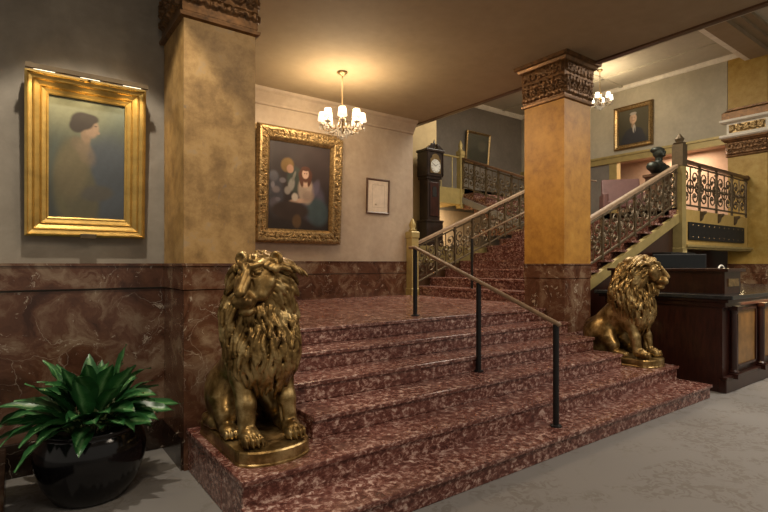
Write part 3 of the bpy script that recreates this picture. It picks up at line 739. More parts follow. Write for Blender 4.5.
# ================================================================== SDF SCULPTING
class SDF:
    def __init__(s, lo, hi, h):
        s.lo = np.array(lo); s.h = h; s.n = np.ceil((np.array(hi)-s.lo)/h).astype(int)+1
        s.f = np.full(s.n, 1.0, np.float32); s.ax = [s.lo[i]+np.arange(s.n[i])*h for i in range(3)]
    def box(s, lo, hi, pad):
        a = np.clip(((np.array(lo)-pad-s.lo)/s.h).astype(int), 0, s.n-1); b = np.clip(((np.array(hi)+pad-s.lo)/s.h).astype(int)+2, 1, s.n)
        sl = tuple(slice(a[i], b[i]) for i in range(3))
        return sl, np.meshgrid(*[s.ax[i][sl[i]] for i in range(3)], indexing='ij', sparse=True)
    def put(s, sl, d, k, op='u'):
        f = s.f[sl]
        if op == 'u':
            if k <= 0: s.f[sl] = np.minimum(f, d); return
            hh = np.clip(.5+.5*(f-d)/k, 0, 1); s.f[sl] = f*(1-hh)+d*hh-k*hh*(1-hh)
        else:
            hh = np.clip(.5-.5*(f+d)/k, 0, 1); s.f[sl] = f*(1-hh)-d*hh+k*hh*(1-hh)
    def cap(s, a, b, ra, rb=None, k=.02, op='u'):
        rb = ra if rb is None else rb; a = np.array(a, float); b = np.array(b, float); r = max(ra, rb)
        sl, (X, Y, Z) = s.box(np.minimum(a, b)-r, np.maximum(a, b)+r, k*1.2+.02)
        ba = b-a; L2_ = float(ba@ba)+1e-12
        t_ = np.clip(((X-a[0])*ba[0]+(Y-a[1])*ba[1]+(Z-a[2])*ba[2])/L2_, 0, 1)
        d = np.sqrt((X-a[0]-t_*ba[0])**2+(Y-a[1]-t_*ba[1])**2+(Z-a[2]-t_*ba[2])**2)-(ra+(rb-ra)*t_)
        s.put(sl, d.astype(np.float32), k, op)
    def ell(s, c, r, k=.03, R=None, op='u'):
        c = np.array(c, float); r = np.array(r, float); m = r.max()
        sl, (X, Y, Z) = s.box(c-m, c+m, k*1.2+.02)
        X, Y, Z = X-c[0], Y-c[1], Z-c[2]
        if R is not None: X, Y, Z = (R[0][0]*X+R[1][0]*Y+R[2][0]*Z, R[0][1]*X+R[1][1]*Y+R[2][1]*Z, R[0][2]*X+R[1][2]*Y+R[2][2]*Z)
        k0 = np.sqrt((X/r[0])**2+(Y/r[1])**2+(Z/r[2])**2); k1 = np.sqrt((X/r[0]**2)**2+(Y/r[1]**2)**2+(Z/r[2]**2)**2)+1e-9
        s.put(sl, (k0*(k0-1)/k1).astype(np.float32), k, op)
    def at(s, p):
        q = (np.array(p)-s.lo)/s.h; i = np.clip(q.astype(int), 0, s.n-2); fr = np.clip(q-i, 0, 1); v = 0
        for dx in (0, 1):
            for dy in (0, 1):
                for dz in (0, 1):
                    v += s.f[i[0]+dx, i[1]+dy, i[2]+dz]*(fr[0] if dx else 1-fr[0])*(fr[1] if dy else 1-fr[1])*(fr[2] if dz else 1-fr[2])
        return float(v)
    def grad(s, p):
        e = s.h; p = np.array(p, float); g = np.array([s.at(p+np.eye(3)[i]*e)-s.at(p-np.eye(3)[i]*e) for i in range(3)]); return g/(np.linalg.norm(g)+1e-9)
    def mesh(s):
        f = s.f; neg = f < 0; nx, ny, nz = s.n
        ssum = np.zeros((nx-1, ny-1, nz-1, 3), np.float32); cnt = np.zeros((nx-1, ny-1, nz-1), np.float32)
        offs = [(a, b, c) for a in (0, 1) for b in (0, 1) for c in (0, 1)]
        def sub(A, o): return A[o[0]:nx-1+o[0], o[1]:ny-1+o[1], o[2]:nz-1+o[2]]
        for ax in range(3):
            for o in offs:
                if o[ax]: continue
                o2 = list(o); o2[ax] = 1
                a, b = sub(f, o), sub(f, o2); m = (a < 0) != (b < 0)
                t_ = np.where(m, a/(a-b+1e-12), 0)
                for i in range(3):
                    ssum[..., i] += np.where(m, (t_ if i == ax else o[i]), 0)
                cnt += m
        act = cnt > 0; idx = np.full(cnt.shape, -1, int); idx[act] = np.arange(act.sum())
        g = np.argwhere(act); V = s.lo+(g+ssum[act]/cnt[act][:, None])*s.h
        Fs = []
        for ax in range(3):
            sl0 = [slice(1, -1)]*3; sl0[ax] = slice(0, -1); sl1 = list(sl0); sl1[ax] = slice(1, None)
            a, b = neg[tuple(sl0)], neg[tuple(sl1)]; ch = np.argwhere(a != b)
            fl = a[tuple(ch.T)]
            base = ch.copy(); 
            for i in range(3):
                if i != ax: base[:, i] += 1
            u, v = [(1, 2), (2, 0), (0, 1)][ax]
            def q(du, dv):
                c = base.copy(); c[:, u] -= du; c[:, v] -= dv; return idx[tuple(c.T)]
            A = np.stack([q(1, 1), q(0, 1), q(0, 0), q(1, 0)], 1); A[~fl] = A[~fl][:, ::-1]; Fs.append(A)
        F = np.concatenate(Fs); F = F[(F >= 0).all(1)]
        return V, F
def fastmesh(name, V, F, mat, parent, flip=False):
    if flip: F = F[:, ::-1]
    me = bpy.data.meshes.new(name); me.vertices.add(len(V)); me.vertices.foreach_set('co', V.astype(np.float32).ravel())
    me.loops.add(F.size); me.loops.foreach_set('vertex_index', F.astype(np.int32).ravel())
    me.polygons.add(len(F)); me.polygons.foreach_set('loop_start', np.arange(0, F.size, 4, dtype=np.int32)); me.polygons.foreach_set('loop_total', np.full(len(F), 4, np.int32))
    me.polygons.foreach_set('use_smooth', np.ones(len(F), bool)); me.update(calc_edges=True); me.validate(); me.materials.append(mat)
    o = bpy.data.objects.new(name, me); C.objects.link(o); o.parent = parent; return o

# ------------------------------------------------------------------ the lion (faces -y, head turned to -x)
#LION_BEGIN
def build_lion(turn=50, fwd=0.0):
    h = .0065
    B = SDF((-.42, -.72, .06), (.42, .66, 1.42), h)
    # trunk
    B.cap((0, .30, .34), (0, -.10, .66), .185, .215, .06)
    B.ell((0, .36, .32), (.18, .16, .20), .06)
    B.ell((0, -.20, .68), (.185, .19, .25), .06)
    B.cap((0, -.16, .82), (-.02, -.24, 1.10), .19, .15, .06)
    for s in (-1, 1):
        # haunch, hind shank, hind paw
        B.ell((s*.165, .20, .31), (.100, .215, .20), .05, op='u')
        B.cap((s*.17, .10, .30), (s*.185, .0, .22), .10, .08, .04)
        B.cap((s*.185, .02, .19), (s*.19, .26, .135), .055, .045, .03)
        B.cap((s*.19, .26, .125), (s*.195, -.05, .125), .042, .045, .03)
        B.ell((s*.197, -.10, .13), (.065, .09, .048), .02)
        for j in range(4):
            B.ell((s*.197+(j-1.5)*.031, -.165-.012*(1 if j in (1, 2) else 0), .125), (.019, .034, .030), .008)
        # foreleg
        B.ell((s*.135, -.17, .58), (.095, .13, .20), .05)
        B.cap((s*.14, -.20, .50), (s*.145, -.27, .33), .085, .062, .04)
        B.cap((s*.145, -.27, .33), (s*.15, -.30, .17), .064, .056, .03)
        B.ell((s*.15, -.34, .15), (.068, .085, .058), .02)
        for j in range(4):
            x = s*.15+(j-1.5)*.034; q = .014*(1 if j in (1, 2) else 0)
            B.ell((x, -.405-q, .135), (.020, .042, .037), .007)
            B.cap((x, -.44-q, .125), (x, -.455-q, .105), .009, .004, .004)
            B.cap((x+.017, -.40, .19), (x+.017, -.47, .10), .004, .004, .006, op='s') if j < 3 else None
        # tendon groove
        B.cap((s*.15-s*.055, -.26, .42), (s*.15-s*.05, -.31, .2), .006, .006, .02, op='s')
    # tail curled along its right side
    tp = [(0, .46, .20), (-.12, .47, .12), (-.21, .38, .115), (-.235, .27, .115), (-.235, .20, .115)]
    for a, b, r in zip(tp[:-1], tp[1:], (.04, .034, .03, .032)): B.cap(a, b, r, r, .02)
    B.ell((-.235, .14, .13), (.036, .08, .040), .02)
    # head in its own frame
    yaw_, pit = math.radians(-turn), math.radians(4)
    Rz = np.array([[math.cos(yaw_), -math.sin(yaw_), 0], [math.sin(yaw_), math.cos(yaw_), 0], [0, 0, 1]])
    Rx = np.array([[1, 0, 0], [0, math.cos(pit), -math.sin(pit)], [0, math.sin(pit), math.cos(pit)]])
    R = Rz@Rx; hc = np.array([-.055 if turn > 30 else -.02, -.27-fwd, 1.115]); S = 1.13
    def T(p): return hc+R@(np.array(p)*S)
    def he(c, r, k=.02, op='u', rot=None):
        B.ell(T(c), np.array(r)*S, k, R if rot is None else R@rot, op)
    def hcp(a, b, ra, rb, k=.015, op='u'): B.cap(T(a), T(b), ra*S, rb*S, k, op)
    he((0, .02, .03), (.115, .14, .13), .05)
    he((0, -.08, .0), (.088, .085, .105), .04)
    hcp((0, -.10, .085), (0, -.215, -.030), .040, .030, .022)     # bridge of the nose
    he((0, -.165, -.085), (.060, .072, .052), .022)               # muzzle
    for s in (-1, 1):
        he((s*.030, -.200, -.088), (.035, .040, .036), .010)
        hcp((s*.088, -.055, .005), (s*.070, -.10, -.060), .042, .036, .03)   # cheek
        hcp((s*.018, -.128, .098), (s*.074, -.094, .112), .020, .013, .014)  # brow
        he((s*.056, -.140, .064), (.034, .036, .025), .010, op='s')          # socket
        he((s*.054, -.108, .064), (.022, .021, .018), .003)                  # eye
        hcp((s*.030, -.122, .078), (s*.080, -.096, .080), .007, .006, .004)  # upper lid
        hcp((s*.032, -.122, .046), (s*.080, -.096, .050), .006, .005, .005)  # lower lid
        he((s*.112, .01, .132), (.044, .028, .046), .012)                    # ear
        he((s*.117, -.016, .138), (.025, .020, .029), .010, op='s')
        he((s*.018, -.244, -.050), (.009, .012, .007), .004, op='s')         # nostril
        hcp((s*.003, -.240, -.118), (s*.040, -.205, -.126), .007, .007, .005, 's')
        hcp((s*.040, -.205, -.126), (s*.072, -.135, -.104), .007, .010, .005, 's')
        hcp((s*.034, -.15, .02), (s*.056, -.16, -.055), .008, .006, .014, 's')
    he((0, -.228, -.038), (.033, .022, .022), .008)                # nose leather
    hcp((0, -.252, -.055), (0, -.243, -.110), .004, .005, .005, 's')
    he((0, -.150, -.148), (.045, .055, .030), .014)                # chin
    hcp((0, -.09, .15), (0, -.145, .10), .006, .005, .02, 's')
    # ---------------- mane
    G = SDF((-.44, -.72, .30), (.44, .36, 1.46), h)
    G.cap((.01, -.12, .74), (-.01, -.15, 1.04), .225, .185, .06)
    G.ell((0, -.22, .66), (.240, .195, .26), .08)
    G.ell((-.02, -.13, 1.12), (.172, .16, .20), .06)
    G.ell((.01, -.12, .86), (.262, .215, .25), .06)
    bulk = G.f.copy(); Bk = SDF.__new__(SDF); Bk.__dict__.update(G.__dict__); Bk.f = bulk
    G.f = bulk+.020                                              # slimmer core, locks stand proud of it
    fdir = R@np.array([0, -1, 0]); up_ = R@np.array([0, 0, 1]); sd = R@np.array([1, 0, 0])
    rr = np.random.default_rng(11)
    def inface(p):
        v = p-T((0, 0, 0)); f_ = v@fdir; u_ = v@up_; x_ = v@sd
        return f_ > .0 and (x_/.135)**2+((u_+.01)/.165)**2 < 1
    def project(p):
        for _ in range(3): p = p-Bk.grad(p)*Bk.at(p)
        return p
    def lock(p, d, L, r, amp, ph, nseg=7, grav=.5, lift=.012):
        pts = []; q = np.array(p, float); d = np.array(d, float)
        for i in range(nseg+1):
            t_ = i/nseg
            if q[2] > .47: q = project(q)
            n_ = Bk.grad(q)
            d = d-n_*(d@n_)*(1 if q[2] > .47 else .3); d /= np.linalg.norm(d)+1e-9
            s_ = np.cross(n_, d); w_ = amp*math.sin(ph+t_*5.0)*(.3+t_)
            pts.append(q+n_*(lift*t_-.006)+s_*w_)
            d = d+np.array([0, 0, -grav])*.35; q = q+d/np.linalg.norm(d)*L/nseg
        rad = lambda t_: r*(.75+.6*t_)*max(0, 1-t_)**.55+.003
        for i in range(nseg):
            G.cap(pts[i], pts[i+1], rad(i/nseg), rad((i+1)/nseg), .003)
            G.cap(pts[i]+n_*0+Bk.grad(pts[i])*rad(i/nseg)*.55, pts[i+1]+Bk.grad(pts[i+1])*rad((i+1)/nseg)*.55, rad(i/nseg)*.55, rad((i+1)/nseg)*.55, .003)
    # body mane: rows from low to high so that upper locks overlie lower ones
    rows = np.linspace(.50, 1.20, 18)
    for ri, z in enumerate(rows):
        nloc = 22 if z < 1.0 else 18
        for j in range(nloc):
            a = 2*PI*(j+.5*(ri % 2)+rr.uniform(-.25, .25))/nloc
            c = np.array([0, -.18, z+rr.uniform(-.02, .02)]); dr = np.array([math.sin(a), -math.cos(a), 0])
            q = c+dr*.45
            ok = False
            for _ in range(60):
                if Bk.at(q) < .004: ok = True; break
                q = q-dr*.012
            if not ok: continue
            if z < .60 and q[1] > -.06: continue
            if z < .72 and q[1] > .04: continue
            if inface(q): continue
            side = 1 if q[0] > 0 else -1
            d = np.array([side*.15*rr.uniform(0, 1), .05, -1.0])
            if z > 1.0 and q[1] > -.25: d = np.array([side*.3, .6, -.7])
            lock(q, d, rr.uniform(.12, .18), rr.uniform(.016, .023), rr.uniform(.008, .016)*rr.choice([-1, 1]), rr.uniform(0, 6), lift=rr.uniform(.018, .034))
    # ruff: locks radiating from round the face, sweeping back and down
    for ring, (rad, fo, L) in enumerate(((.165, -.05, .17), (.152, -.01, .16), (.135, .03, .14))):
        n_ = 32-ring*2
        for j in range(n_):
            a = 2*PI*(j+.5*(ring % 2))/n_+rr.uniform(-.06, .06)
            p = T((rad/S*math.sin(a)*.92, -fo, rad/S*math.cos(a)*1.02-.01))
            out = sd*math.sin(a)+up_*math.cos(a)
            low = max(0, -math.cos(a))
            pts = []; L_ = L*rr.uniform(.85, 1.15)*(1+.25*low)*(.72 if math.cos(a) > .5 else 1); sw = rr.choice([-1, 1])*rr.uniform(.01, .02); ph = rr.uniform(0, 6)
            tg = np.cross(fdir, out); q = p.copy(); d = out*.62-fdir*.60+(np.array([0, 0, .2]) if math.cos(a) > .3 else 0)
            for i in range(8):
                t_ = i/7; pts.append(q+tg*sw*math.sin(ph+t_*5)*(.3+t_))
                d = d-fdir*.12+np.array([0, 0, -.34]); d = d/np.linalg.norm(d); q = q+d*L_/7
            for i in range(7):
                t0, t1 = i/7, (i+1)/7; r0 = .021-.002*ring
                rad_ = lambda t_: r0*(.6+.9*t_)*(1-t_)**.5+.003 if t_ < 1 else .003
                G.cap(pts[i], pts[i+1], rad_(t0), rad_(t1), .006)
    # hair swept back over the crown
    for rw, (y0, z0, L) in enumerate(((-.088, .128, .14), (-.045, .150, .16), (.0, .165, .17), (.05, .165, .17))):
        for j in range(11):
            x = (j-5)*.026+(rw % 2)*.012; q = np.array([x, y0+abs(x)*.40, z0-abs(x)*.42]); d = np.array([x*4.0, .45, .95-rw*.30]); pts = [T(q)]
            tw = rr.uniform(-1, 1)
            for i in range(6):
                d = d+np.array([x*1.2+tw*.10, .16, -.42]); dn = d/np.linalg.norm(d); q = q+dn*L/6+np.array([.008*math.sin(i*1.5+j), 0, 0]); pts.append(T(q))
            r0 = rr.uniform(.018, .024)
            for i in range(6): G.cap(pts[i], pts[i+1], r0*(1-i/6)**.6+.003, r0*(1-(i+1)/6)**.6+.003, .003)
    # beard, two tiers of short curling locks
    for tier, (zz, yy, L) in enumerate(((-.165, -.085, .15), (-.150, -.125, .12))):
        n_ = 9-2*tier
        for j in range(n_):
            u = (j-(n_-1)/2)/((n_-1)/2); x = u*(.085-.03*tier); q = T((x, yy+abs(u)*.05, zz+abs(u)*.03)); pts = [q]; ph = rr.uniform(0, 6)
            for i in range(6):
                q = q+np.array([0, 0, -1])*L/6*rr.uniform(.8, 1.1)+sd*(u*.006+.006*math.sin(ph+i*1.4))+fdir*(.010-.004*i); pts.append(q)
            for i in range(6): G.cap(pts[i], pts[i+1], .019*(1-i/6)**.55+.002, .019*(1-(i+1)/6)**.55+.002, .003)
    # elbow fringe down behind the forelegs
    Vb, Fb = B.mesh(); Vm, Fm = G.mesh()
    return (Vb, Fb), (Vm, Fm)
LIONS = {False: build_lion(50), True: build_lion(24, .05)}
#LION_END
def stadium(w_, l_, n=10):
    r = w_/2; P = []
    for k in range(n+1): a = PI+PI*k/n; P.append((r*math.cos(a), -(l_/2-r*.62)+r*.62*math.sin(a)))
    for k in range(n+1): a = PI*k/n; P.append((r*math.cos(a), (l_/2-r*.62)+r*.62*math.sin(a)))
    return P
def lion(loc, mirror, label):
    t = thing('lion_statue', label, 'statue', loc, group=None)
    s = -1 if mirror else 1
    for nm, (V, F) in zip(('body', 'mane'), LIONS[mirror]):
        V2 = V.copy(); V2[:, 0] *= s; V2[:, :2] *= .93; fastmesh(nm, V2, F, M['bronze'], t, flip=mirror)
    m_ = MB(); P = stadium(.485, 1.0); m_.prism([(x*1.0, y) for x, y in P], 'z', 0, .008)
    n = len(P); V = []; F = []
    for (sc, z) in ((1.0, 0), (1.0, .012), (.985, .018), (.985, .080), (.97, .09)):
        V += [(x*sc, y*sc, z) for x, y in P]
    for i in range(4):
        for k in range(n): F.append((i*n+k, i*n+(k+1) % n, (i+1)*n+(k+1) % n, (i+1)*n+k))
    F.append(tuple(range(n))[::-1]); F.append(tuple(range(4*n, 5*n)))
    mesh('base', V, F, M['bronze'], t)
    return t
lion((1.345, 3.40, .32), False, 'gilded bronze lion sitting on the left stair block, head turned towards the plant').scale = (1.05, 1.03, 1.015)
rl_ = lion((6.285, 3.37, .32), True, 'gilded bronze lion sitting on the right stair block beside the reception desk'); rl_.scale = (1.03, 1.03, 1.035)

# ================================================================== CHANDELIERS
_dm = MB().lathe([(.002, .03), (.010, 0), (.008, -.02), (.001, -.045)], 5).build('crystal_drop', M['crystal'])
_dmesh = _dm.data; bpy.data.objects.remove(_dm)
def drop_at(parent, p, s):
    o = bpy.data.objects.new('crystal_drop', _dmesh); C.objects.link(o); o.parent = parent; o.location = p; o.scale = (s, s, s)
def chandelier(loc, drop, R, label, shade, n=8, power=9, cat='chandelier'):
    t = thing('chandelier', label, cat, loc)
    MB().lathe([(.075, 0), (.08, -.012), (.05, -.035), (.02, -.05), (.012, -.06)][::-1], 16).build('canopy', M['brass'], t, smooth=True)
    MB().tube([(0, 0, -.05), (0, 0, -drop+.32)], .010, 8).build('rod', M['brass'], t)
    z = -drop
    MB().lathe([(.012, z-.02), (.045, z+.0), (.05, z+.03), (.02, z+.05), (.03, z+.08), (.06, z+.12), (.05, z+.16), (.025, z+.19), (.035, z+.24), (.05, z+.27), (.04, z+.31), (.012, z+.34)], 14).build('body', M['brass'], t, smooth=True)
    for i in range(n):
        a = 2*PI*(i+.3)/n; ca, sa = math.cos(a), math.sin(a)
        def P(r, zz): return (r*ca, r*sa, zz)
        arm = MB().tube([P(.03, z+.10), P(R*.35, z+.02), P(R*.7, z-.02), P(R*.95, z+.01), P(R, z+.06)], .009, 6).build('arm', M['brass'], t, smooth=True)
        MB().lathe([(.012, z+.05), (.045, z+.07), (.048, z+.078), (.014, z+.082), (.014, z+.17)], 12, P(R, 0)).build('candle', M['paper'], arm, smooth=True)
        # open truncated-cone shade with wall thickness
        MB().lathe([(.070, z+.135), (.048, z+.255), (.044, z+.255), (.066, z+.135), (.066, z+.1349)], 16, P(R, 0)).build('lamp_shade', shade, arm, smooth=True)
        for k in range(5):
            b = 2*PI*k/5; drop_at(arm, (R*ca+.043*math.cos(b), R*sa+.043*math.sin(b), z+.035), .9)
        for k in range(4):
            f = (k+.5)/4; q = P(.05+(R-.05)*f, 0); drop_at(arm, (q[0], q[1], z+.055-.09*math.sin(PI*f)), .7)
        l = bpy.data.lights.new('candle_bulb', 'POINT'); l.energy = power; l.color = (1, .78, .5); l.shadow_soft_size = .02
        lo = bpy.data.objects.new('candle_bulb', l); C.objects.link(lo); lo.location = (loc[0]+R*ca, loc[1]+R*sa, loc[2]+z+.285)
    for ring, (rr_, zz, m) in enumerate(((.14, .03, 14), (.11, -.03, 11), (.07, -.07, 8))):
        for k in range(m):
            b = 2*PI*k/m; drop_at(t, (rr_*math.cos(b), rr_*math.sin(b), z+zz), 1.15)
    MB().ell((0, 0, z-.11), (.03, .03, .035), 10, 7).build('crystal_ball', M['crystal'], t)
    return t
chandelier((3.87, 6.28, CEIL), .86, .29, 'crystal chandelier with eight small lit shades over the landing', M['shade'], power=10)
chandelier((12.3, 7.15, HI), .92, .27, 'crystal chandelier glowing white in the high stair hall right of the pillar', M['shade_white'], n=6, power=9)

# ================================================================== POTTED PLANT
pp = thing('potted_plant', 'leafy green plant in a glossy black round pot by the left wall', 'plant', (.415, 3.92, 0)); pp.scale = (.96, .96, .97)
pot = MB(); prof = [(.20, 0), (.235, .015), (.30, .12), (.345, .25), (.352, .33), (.338, .41), (.315, .455), (.305, .47), (.325, .485), (.325, .50), (.305, .505), (.285, .49), (.28, .44)]
pot.lathe(prof, 40).build('pot', M['black_gloss'], pp, smooth=True)
MB().lathe([(.27, .40), (.275, .445), (.10, .455), (.01, .458)], 24).build('soil', M['soil'], pp)
V = []; F = []; UV = []
def leaf(base, az, el, L, Wd, droop, roll):
    n, m = 9, 4; q = Vector(base); d = Vector((math.cos(az)*math.cos(el), math.sin(az)*math.cos(el), math.sin(el)))
    side0 = Vector((-math.sin(az), math.cos(az), 0)); b0 = len(V)
    for i in range(n+1):
        t_ = i/n; wdt = Wd*(math.sin(PI*min(1, t_**.8))**.8)*(1-.15*t_) if 0 < i < n else .002
        nrm = side0.cross(d).normalized(); sd = (side0*math.cos(roll)+nrm*math.sin(roll)).normalized(); nn = sd.cross(d).normalized()
        for j in range(m+1):
            u = j/m*2-1; p = q+sd*(u*wdt/2)+nn*(abs(u)*wdt*.16+.006*math.sin(t_*16+u*2))*(-1)
            V.append(tuple(p)); UV.append((j/m, t_))
        q = q+d*(L/n); d = (d+Vector((0, 0, -droop/n))).normalized()
    for i in range(n):
        for j in range(m): F.append((b0+i*(m+1)+j, b0+i*(m+1)+j+1, b0+(i+1)*(m+1)+j+1, b0+(i+1)*(m+1)+j))
stm = MB()
rl = random.Random(5)
for i in range(84):
    f = (i/84); az = i*2.39996+rl.uniform(-.3, .3); el = math.radians(10+66*(1-f)**1.4+rl.uniform(-8, 8))
    r0 = rl.uniform(.02, .14); b = Vector((r0*math.cos(az), r0*math.sin(az), .41))
    sl = rl.uniform(.12, .22)+(.05 if f < .3 else 0)
    e2 = min(el+.55, 1.45); tip = b+Vector((math.cos(az)*math.cos(e2), math.sin(az)*math.cos(e2), math.sin(e2)))*sl
    stm.tube([b, (b+tip)/2+Vector((0, 0, .01)), tip], .006, 5)
    L = rl.uniform(.28, .40)*(1.15 if math.cos(az) < -.3 and f > .4 else 1)
    rea = (tip.y+math.sin(az)*math.cos(el)*L)
    if rea > .50: L *= max(.35, (.50-tip.y)/(rea-tip.y+1e-6))
    leaf(tip, az, el, L, rl.uniform(.115, .175)*min(1, L/.24), rl.uniform(.4, 1.25), rl.uniform(-.6, .6))
fo = mesh('foliage', V, F, M['leaf'], pp, smooth=True)
uvl = fo.data.uv_layers.new(name='UVMap')
for lp in fo.data.loops: uvl.data[lp.index].uv = UV[lp.vertex_index]
stm.build('stems', M['stem'], pp, smooth=True)
tag(MB().box(-.62, -.055, 3.2, 4.53, 0, .245).build('stone_plinth', M['dark_marble'], bevel=.01), 'low dark stone plinth at the left edge of the picture', 'plinth')

# ================================================================== RECEPTION DESK
dk = thing('reception_desk', 'dark mahogany reception desk with panelled front at the right', 'desk', (6.92, 2.44, 0))
DX = 4.5
MB().box(0, DX, 0, 1.50, 0, .10).box(.0, DX, .0, 1.5, .10, 1.10).build('body', M['mahogany'], dk)
MB().box(-.02, DX, -.05, .04, 0, .16).box(-.03, DX, -.06, .0, .16, .20).build('plinth', M['mahogany'], dk, bevel=.008)
MB().box(-.10, DX, -.14, 1.62, 1.14, 1.19).build('counter_top', M['stone'], dk, bevel=.012)
MB().box(-.05, DX, -.08, 1.58, 1.10, 1.14).box(-.02, DX, -.04, 1.5, 1.04, 1.10).build('moulding', M['mahogany'], dk, bevel=.008)
for i in range(4):
    x0 = .42+i*.95
    m_ = MB().box(x0, x0+.62, -.012, .01, .30, .98).build('panel', M['panel_wood'], dk)
    MB().box(x0-.03, x0, -.03, .01, .27, 1.01).box(x0+.62, x0+.65, -.03, .01, .27, 1.01).box(x0-.03, x0+.65, -.03, .01, .27, .30).box(x0-.03, x0+.65, -.03, .01, .98, 1.01).build('panel_frame', M['mahogany'], m_)
    for dx in (-.17,):
        m_ = MB().lathe([(.055, .20), (.06, .24), (.042, .26), (.038, .60), (.034, .95), (.045, .97), (.055, 1.0), (.055, 1.035)], 14, (x0+dx, -.035, 0)); m_.box(x0+dx-.08, x0+dx+.08, -.11, .01, .16, .22); m_.box(x0+dx-.07, x0+dx+.07, -.10, .01, 1.0, 1.05)
        m_.build('half_column', M['mahogany'], dk, smooth=False)
l = area('desk_lamp_strip', (9.2, 2.37, 1.09), 3.6, 9, (1, .72, .36), sy=.04)
rb = thing('counter_ledge', 'raised mahogany ledge with a brass plate on its end, on the desk counter', 'shelf', (7.22, 2.52, 1.19))
MB().box(0, .52, 0, 1.5, 0, .28).build('body', M['mahogany'], rb); MB().box(-.04, .56, -.05, 1.54, .28, .32).build('top', M['mahogany'], rb, bevel=.006)
MB().box(.10, .44, -.012, 0, .09, .19).build('plate', M['gilt_old'], rb, bevel=.002)
mo = thing('computer_monitor', 'wide black computer monitor standing behind the desk ledge', 'monitor', (8.15, 3.45, 1.19), -.75)
MB().box(-.38, .38, -.02, .03, .12, .53).build('housing', M['black'], mo, bevel=.008); MB().box(-.36, .36, -.024, -.02, .14, .51).build('screen', M['screen'], mo)
MB().box(-.03, .03, .0, .05, .01, .3).box(-.14, .14, -.08, .12, 0, .015).build('stand', M['black'], mo)
dl = thing('desk_lamp', 'small brass desk lamp with a curved neck on the counter', 'lamp', (8.75, 3.05, 1.19))
MB().lathe([(.09, 0), (.09, .012), (.02, .03)], 16).build('foot', M['brass'], dl); MB().tube([(.0, 0, .02), (0, 0, .22)]+[(-.14+.14*math.cos(a), 0, .22+.14*math.sin(a)) for a in np.linspace(.2, 2.6, 8)], .012, 8).build('neck', M['white_trim'], dl, smooth=True)
MB().lathe([(.03, .03), (.065, -.02), (.06, -.02), (.02, .02)], 14, (-.26, 0, .27)).build('lamp_shade', M['white_trim'], dl, smooth=True)
# dark back cabinet under the gallery
tag(MB().box(9.3, 10.28, 4.06, 4.40, 0, 1.78).build('back_cabinet', M['black'], bevel=.01), 'tall black cabinet behind the desk beneath the gold newel', 'cabinet')

# ================================================================== GALLERY FURNITURE
ch = thing('armchair', 'mauve leather high-backed armchair on the gallery, seen through the balustrade', 'chair', (12.15, 6.5, L2), -.9); ch.scale = (1.05, 1.05, .94)
MB().prism([(-.10, .35), (.10, .35), (.22, 1.08), (.10, 1.12)], 'x', -.42, .42).build('backrest', M['mauve'], ch, bevel=.03)
MB().box(-.42, .42, -.55, .0, .28, .46).build('seat', M['mauve'], ch, bevel=.03)
for s in (-1, 1):
    MB().box(s*.42-.06, s*.42+.06, -.55, .05, .28, .66).build('armrest', M['mauve'], ch, bevel=.03)
    for y in (-.5, .0): MB().lathe([(.02, 0), (.035, .28)], 8, (s*.38, y, 0)).build('leg', M['dark_rail'], ch)
bs = thing('bust_statue', 'dark bronze bust with pale highlights on a pedestal behind the gold newel', 'statue', (10.95, 5.05, L2)); bs.scale = (1.25, 1.25, 1.0)
MB().sqlathe([(.03, 0), (.03, .05), (0, .08), (0, .72), (.03, .75), (.03, .80)], w=.30, d=.30).build('pedestal', M['dark_rail'], bs)
q = SDF((-.35, -.25, .76), (.35, .25, 1.45), .012)
q.ell((0, 0, .93), (.23, .12, .14), .03); q.cap((0, 0, .8), (0, 0, .95), .10, .12, .03); q.cap((0, 0, 1.0), (0, -.01, 1.16), .055, .055, .03)
q.ell((0, -.01, 1.26), (.085, .10, .12), .02); q.ell((0, -.11, 1.25), (.018, .02, .03), .01); q.ell((0, .03, 1.33), (.10, .10, .07), .02); q.ell((0, -.08, 1.19), (.04, .04, .03), .02)
for s in (-1, 1): q.ell((s*.2, .0, .95), (.09, .10, .10), .04); q.ell((s*.035, -.098, 1.275), (.014, .012, .01), .004, op='s')
V_, F_ = q.mesh(); fastmesh('bust', V_, F_, M['statue'], bs)
sbox('wall_gallery_pilaster', (PX+.0, PX+.2, 7.62, 7.85, L2, 4.6), M['newel']); bpy.data.objects['wall_gallery_pilaster'].name = 'trim_12'
sbox('wall_gallery_side', (PX+.02, PX+.16, 7.85, 11.0, L2, 4.6), M['wall_dim'])

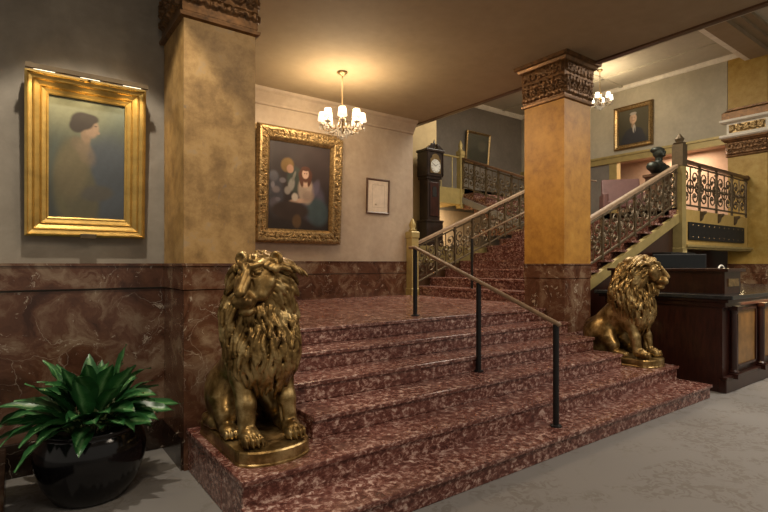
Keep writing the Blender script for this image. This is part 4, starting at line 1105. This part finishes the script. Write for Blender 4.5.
# ================================================================== LONGCASE CLOCK
ck = thing('longcase_clock', 'tall dark longcase clock with arched pale dial at the corner past the landing wall', 'clock', (7.27, 8.16, 1.95)); ck.scale = (1, 1, 1.05)
MB().box(-.25, .25, -.17, .17, .0, .10).box(-.235, .235, -.16, .16, .10, .50).box(-.25, .25, -.17, .17, .50, .54).build('base', M['clock_wood'], ck, bevel=.008)
tr = MB().box(-.175, .175, -.125, .15, .54, 1.42).box(-.21, .21, -.15, .16, 1.38, 1.44).build('trunk', M['clock_wood'], ck, bevel=.008)
dr = MB().box(-.12, .12, -.145, -.125, .62, 1.32).build('door', M['mahogany'], ck, bevel=.008)
MB().prism([(-.06, 1.02), (.06, 1.02), (.06, 1.18)]+[(.06*math.cos(a), 1.18+.06*math.sin(a)) for a in np.linspace(.3, PI-.3, 6)]+[(-.06, 1.18)], 'y', -.150, -.145).build('glass', M['glass_dark'], dr)
hd = MB().box(-.235, .235, -.17, .16, 1.44, 1.96).box(-.26, .26, -.19, .17, 1.94, 1.99)
hd.build('hood', M['clock_wood'], ck, bevel=.008)
for s_ in (-1, 1):
    MB().lathe([(.022, 1.46), (.016, 1.50), (.016, 1.90), (.024, 1.94)], 10, (s_*.215, -.175, 0)).build('column', M['clock_wood'], ck)
    m_ = MB(); pr = [(s_*.26, 1.99)]+[(s_*(.26-.20*u), 1.99+.10*math.sin(u*PI/2)**1.4) for u in np.linspace(.2, 1, 7)]+[(s_*.06, 1.99)]
    m_.prism(pr, 'y', -.18, -.10).ell((s_*.075, -.14, 2.085), (.032, .045, .032), 10, 6).build('pediment', M['clock_wood'], ck)
MB().lathe([(.03, 1.99), (.02, 2.04), (.04, 2.09), (.02, 2.14), (.004, 2.20)], 10, (0, -.13, 0)).build('finial', M['clock_wood'], ck, smooth=True)
dl_ = MB().prism([(-.15, 1.50), (.15, 1.50), (.15, 1.78)]+[(.11*math.cos(a), 1.80+.10*math.sin(a)) for a in np.linspace(.1, PI-.1, 12)]+[(-.15, 1.78)], 'y', -.180, -.172).build('dial', M['brass'], ck)
m_ = MB(); m_.tube([(.135*math.cos(a), -.182, 1.645+.135*math.sin(a)) for a in np.linspace(0, 2*PI, 33)], .004, 5)
P_ = [(.13*math.cos(a), 1.645+.13*math.sin(a)) for a in np.linspace(0, 2*PI, 33)[:-1]]; m_.prism(P_, 'y', -.186, -.181); ring = m_.build('chapter_ring', M['dial'], dl_)
for k in range(12):
    a = k*PI/6; MB().tube([(.10*math.sin(a), -.188, 1.645+.10*math.cos(a)), (.122*math.sin(a), -.188, 1.645+.122*math.cos(a))], .004, 4).build('hour_mark', M['black'], dl_)
for a, L_ in ((.9, .07), (-1.1, .10)): MB().tube([(0, -.190, 1.645), (L_*math.sin(a), -.190, 1.645+L_*math.cos(a))], .004, 4).build('hand', M['black'], dl_)
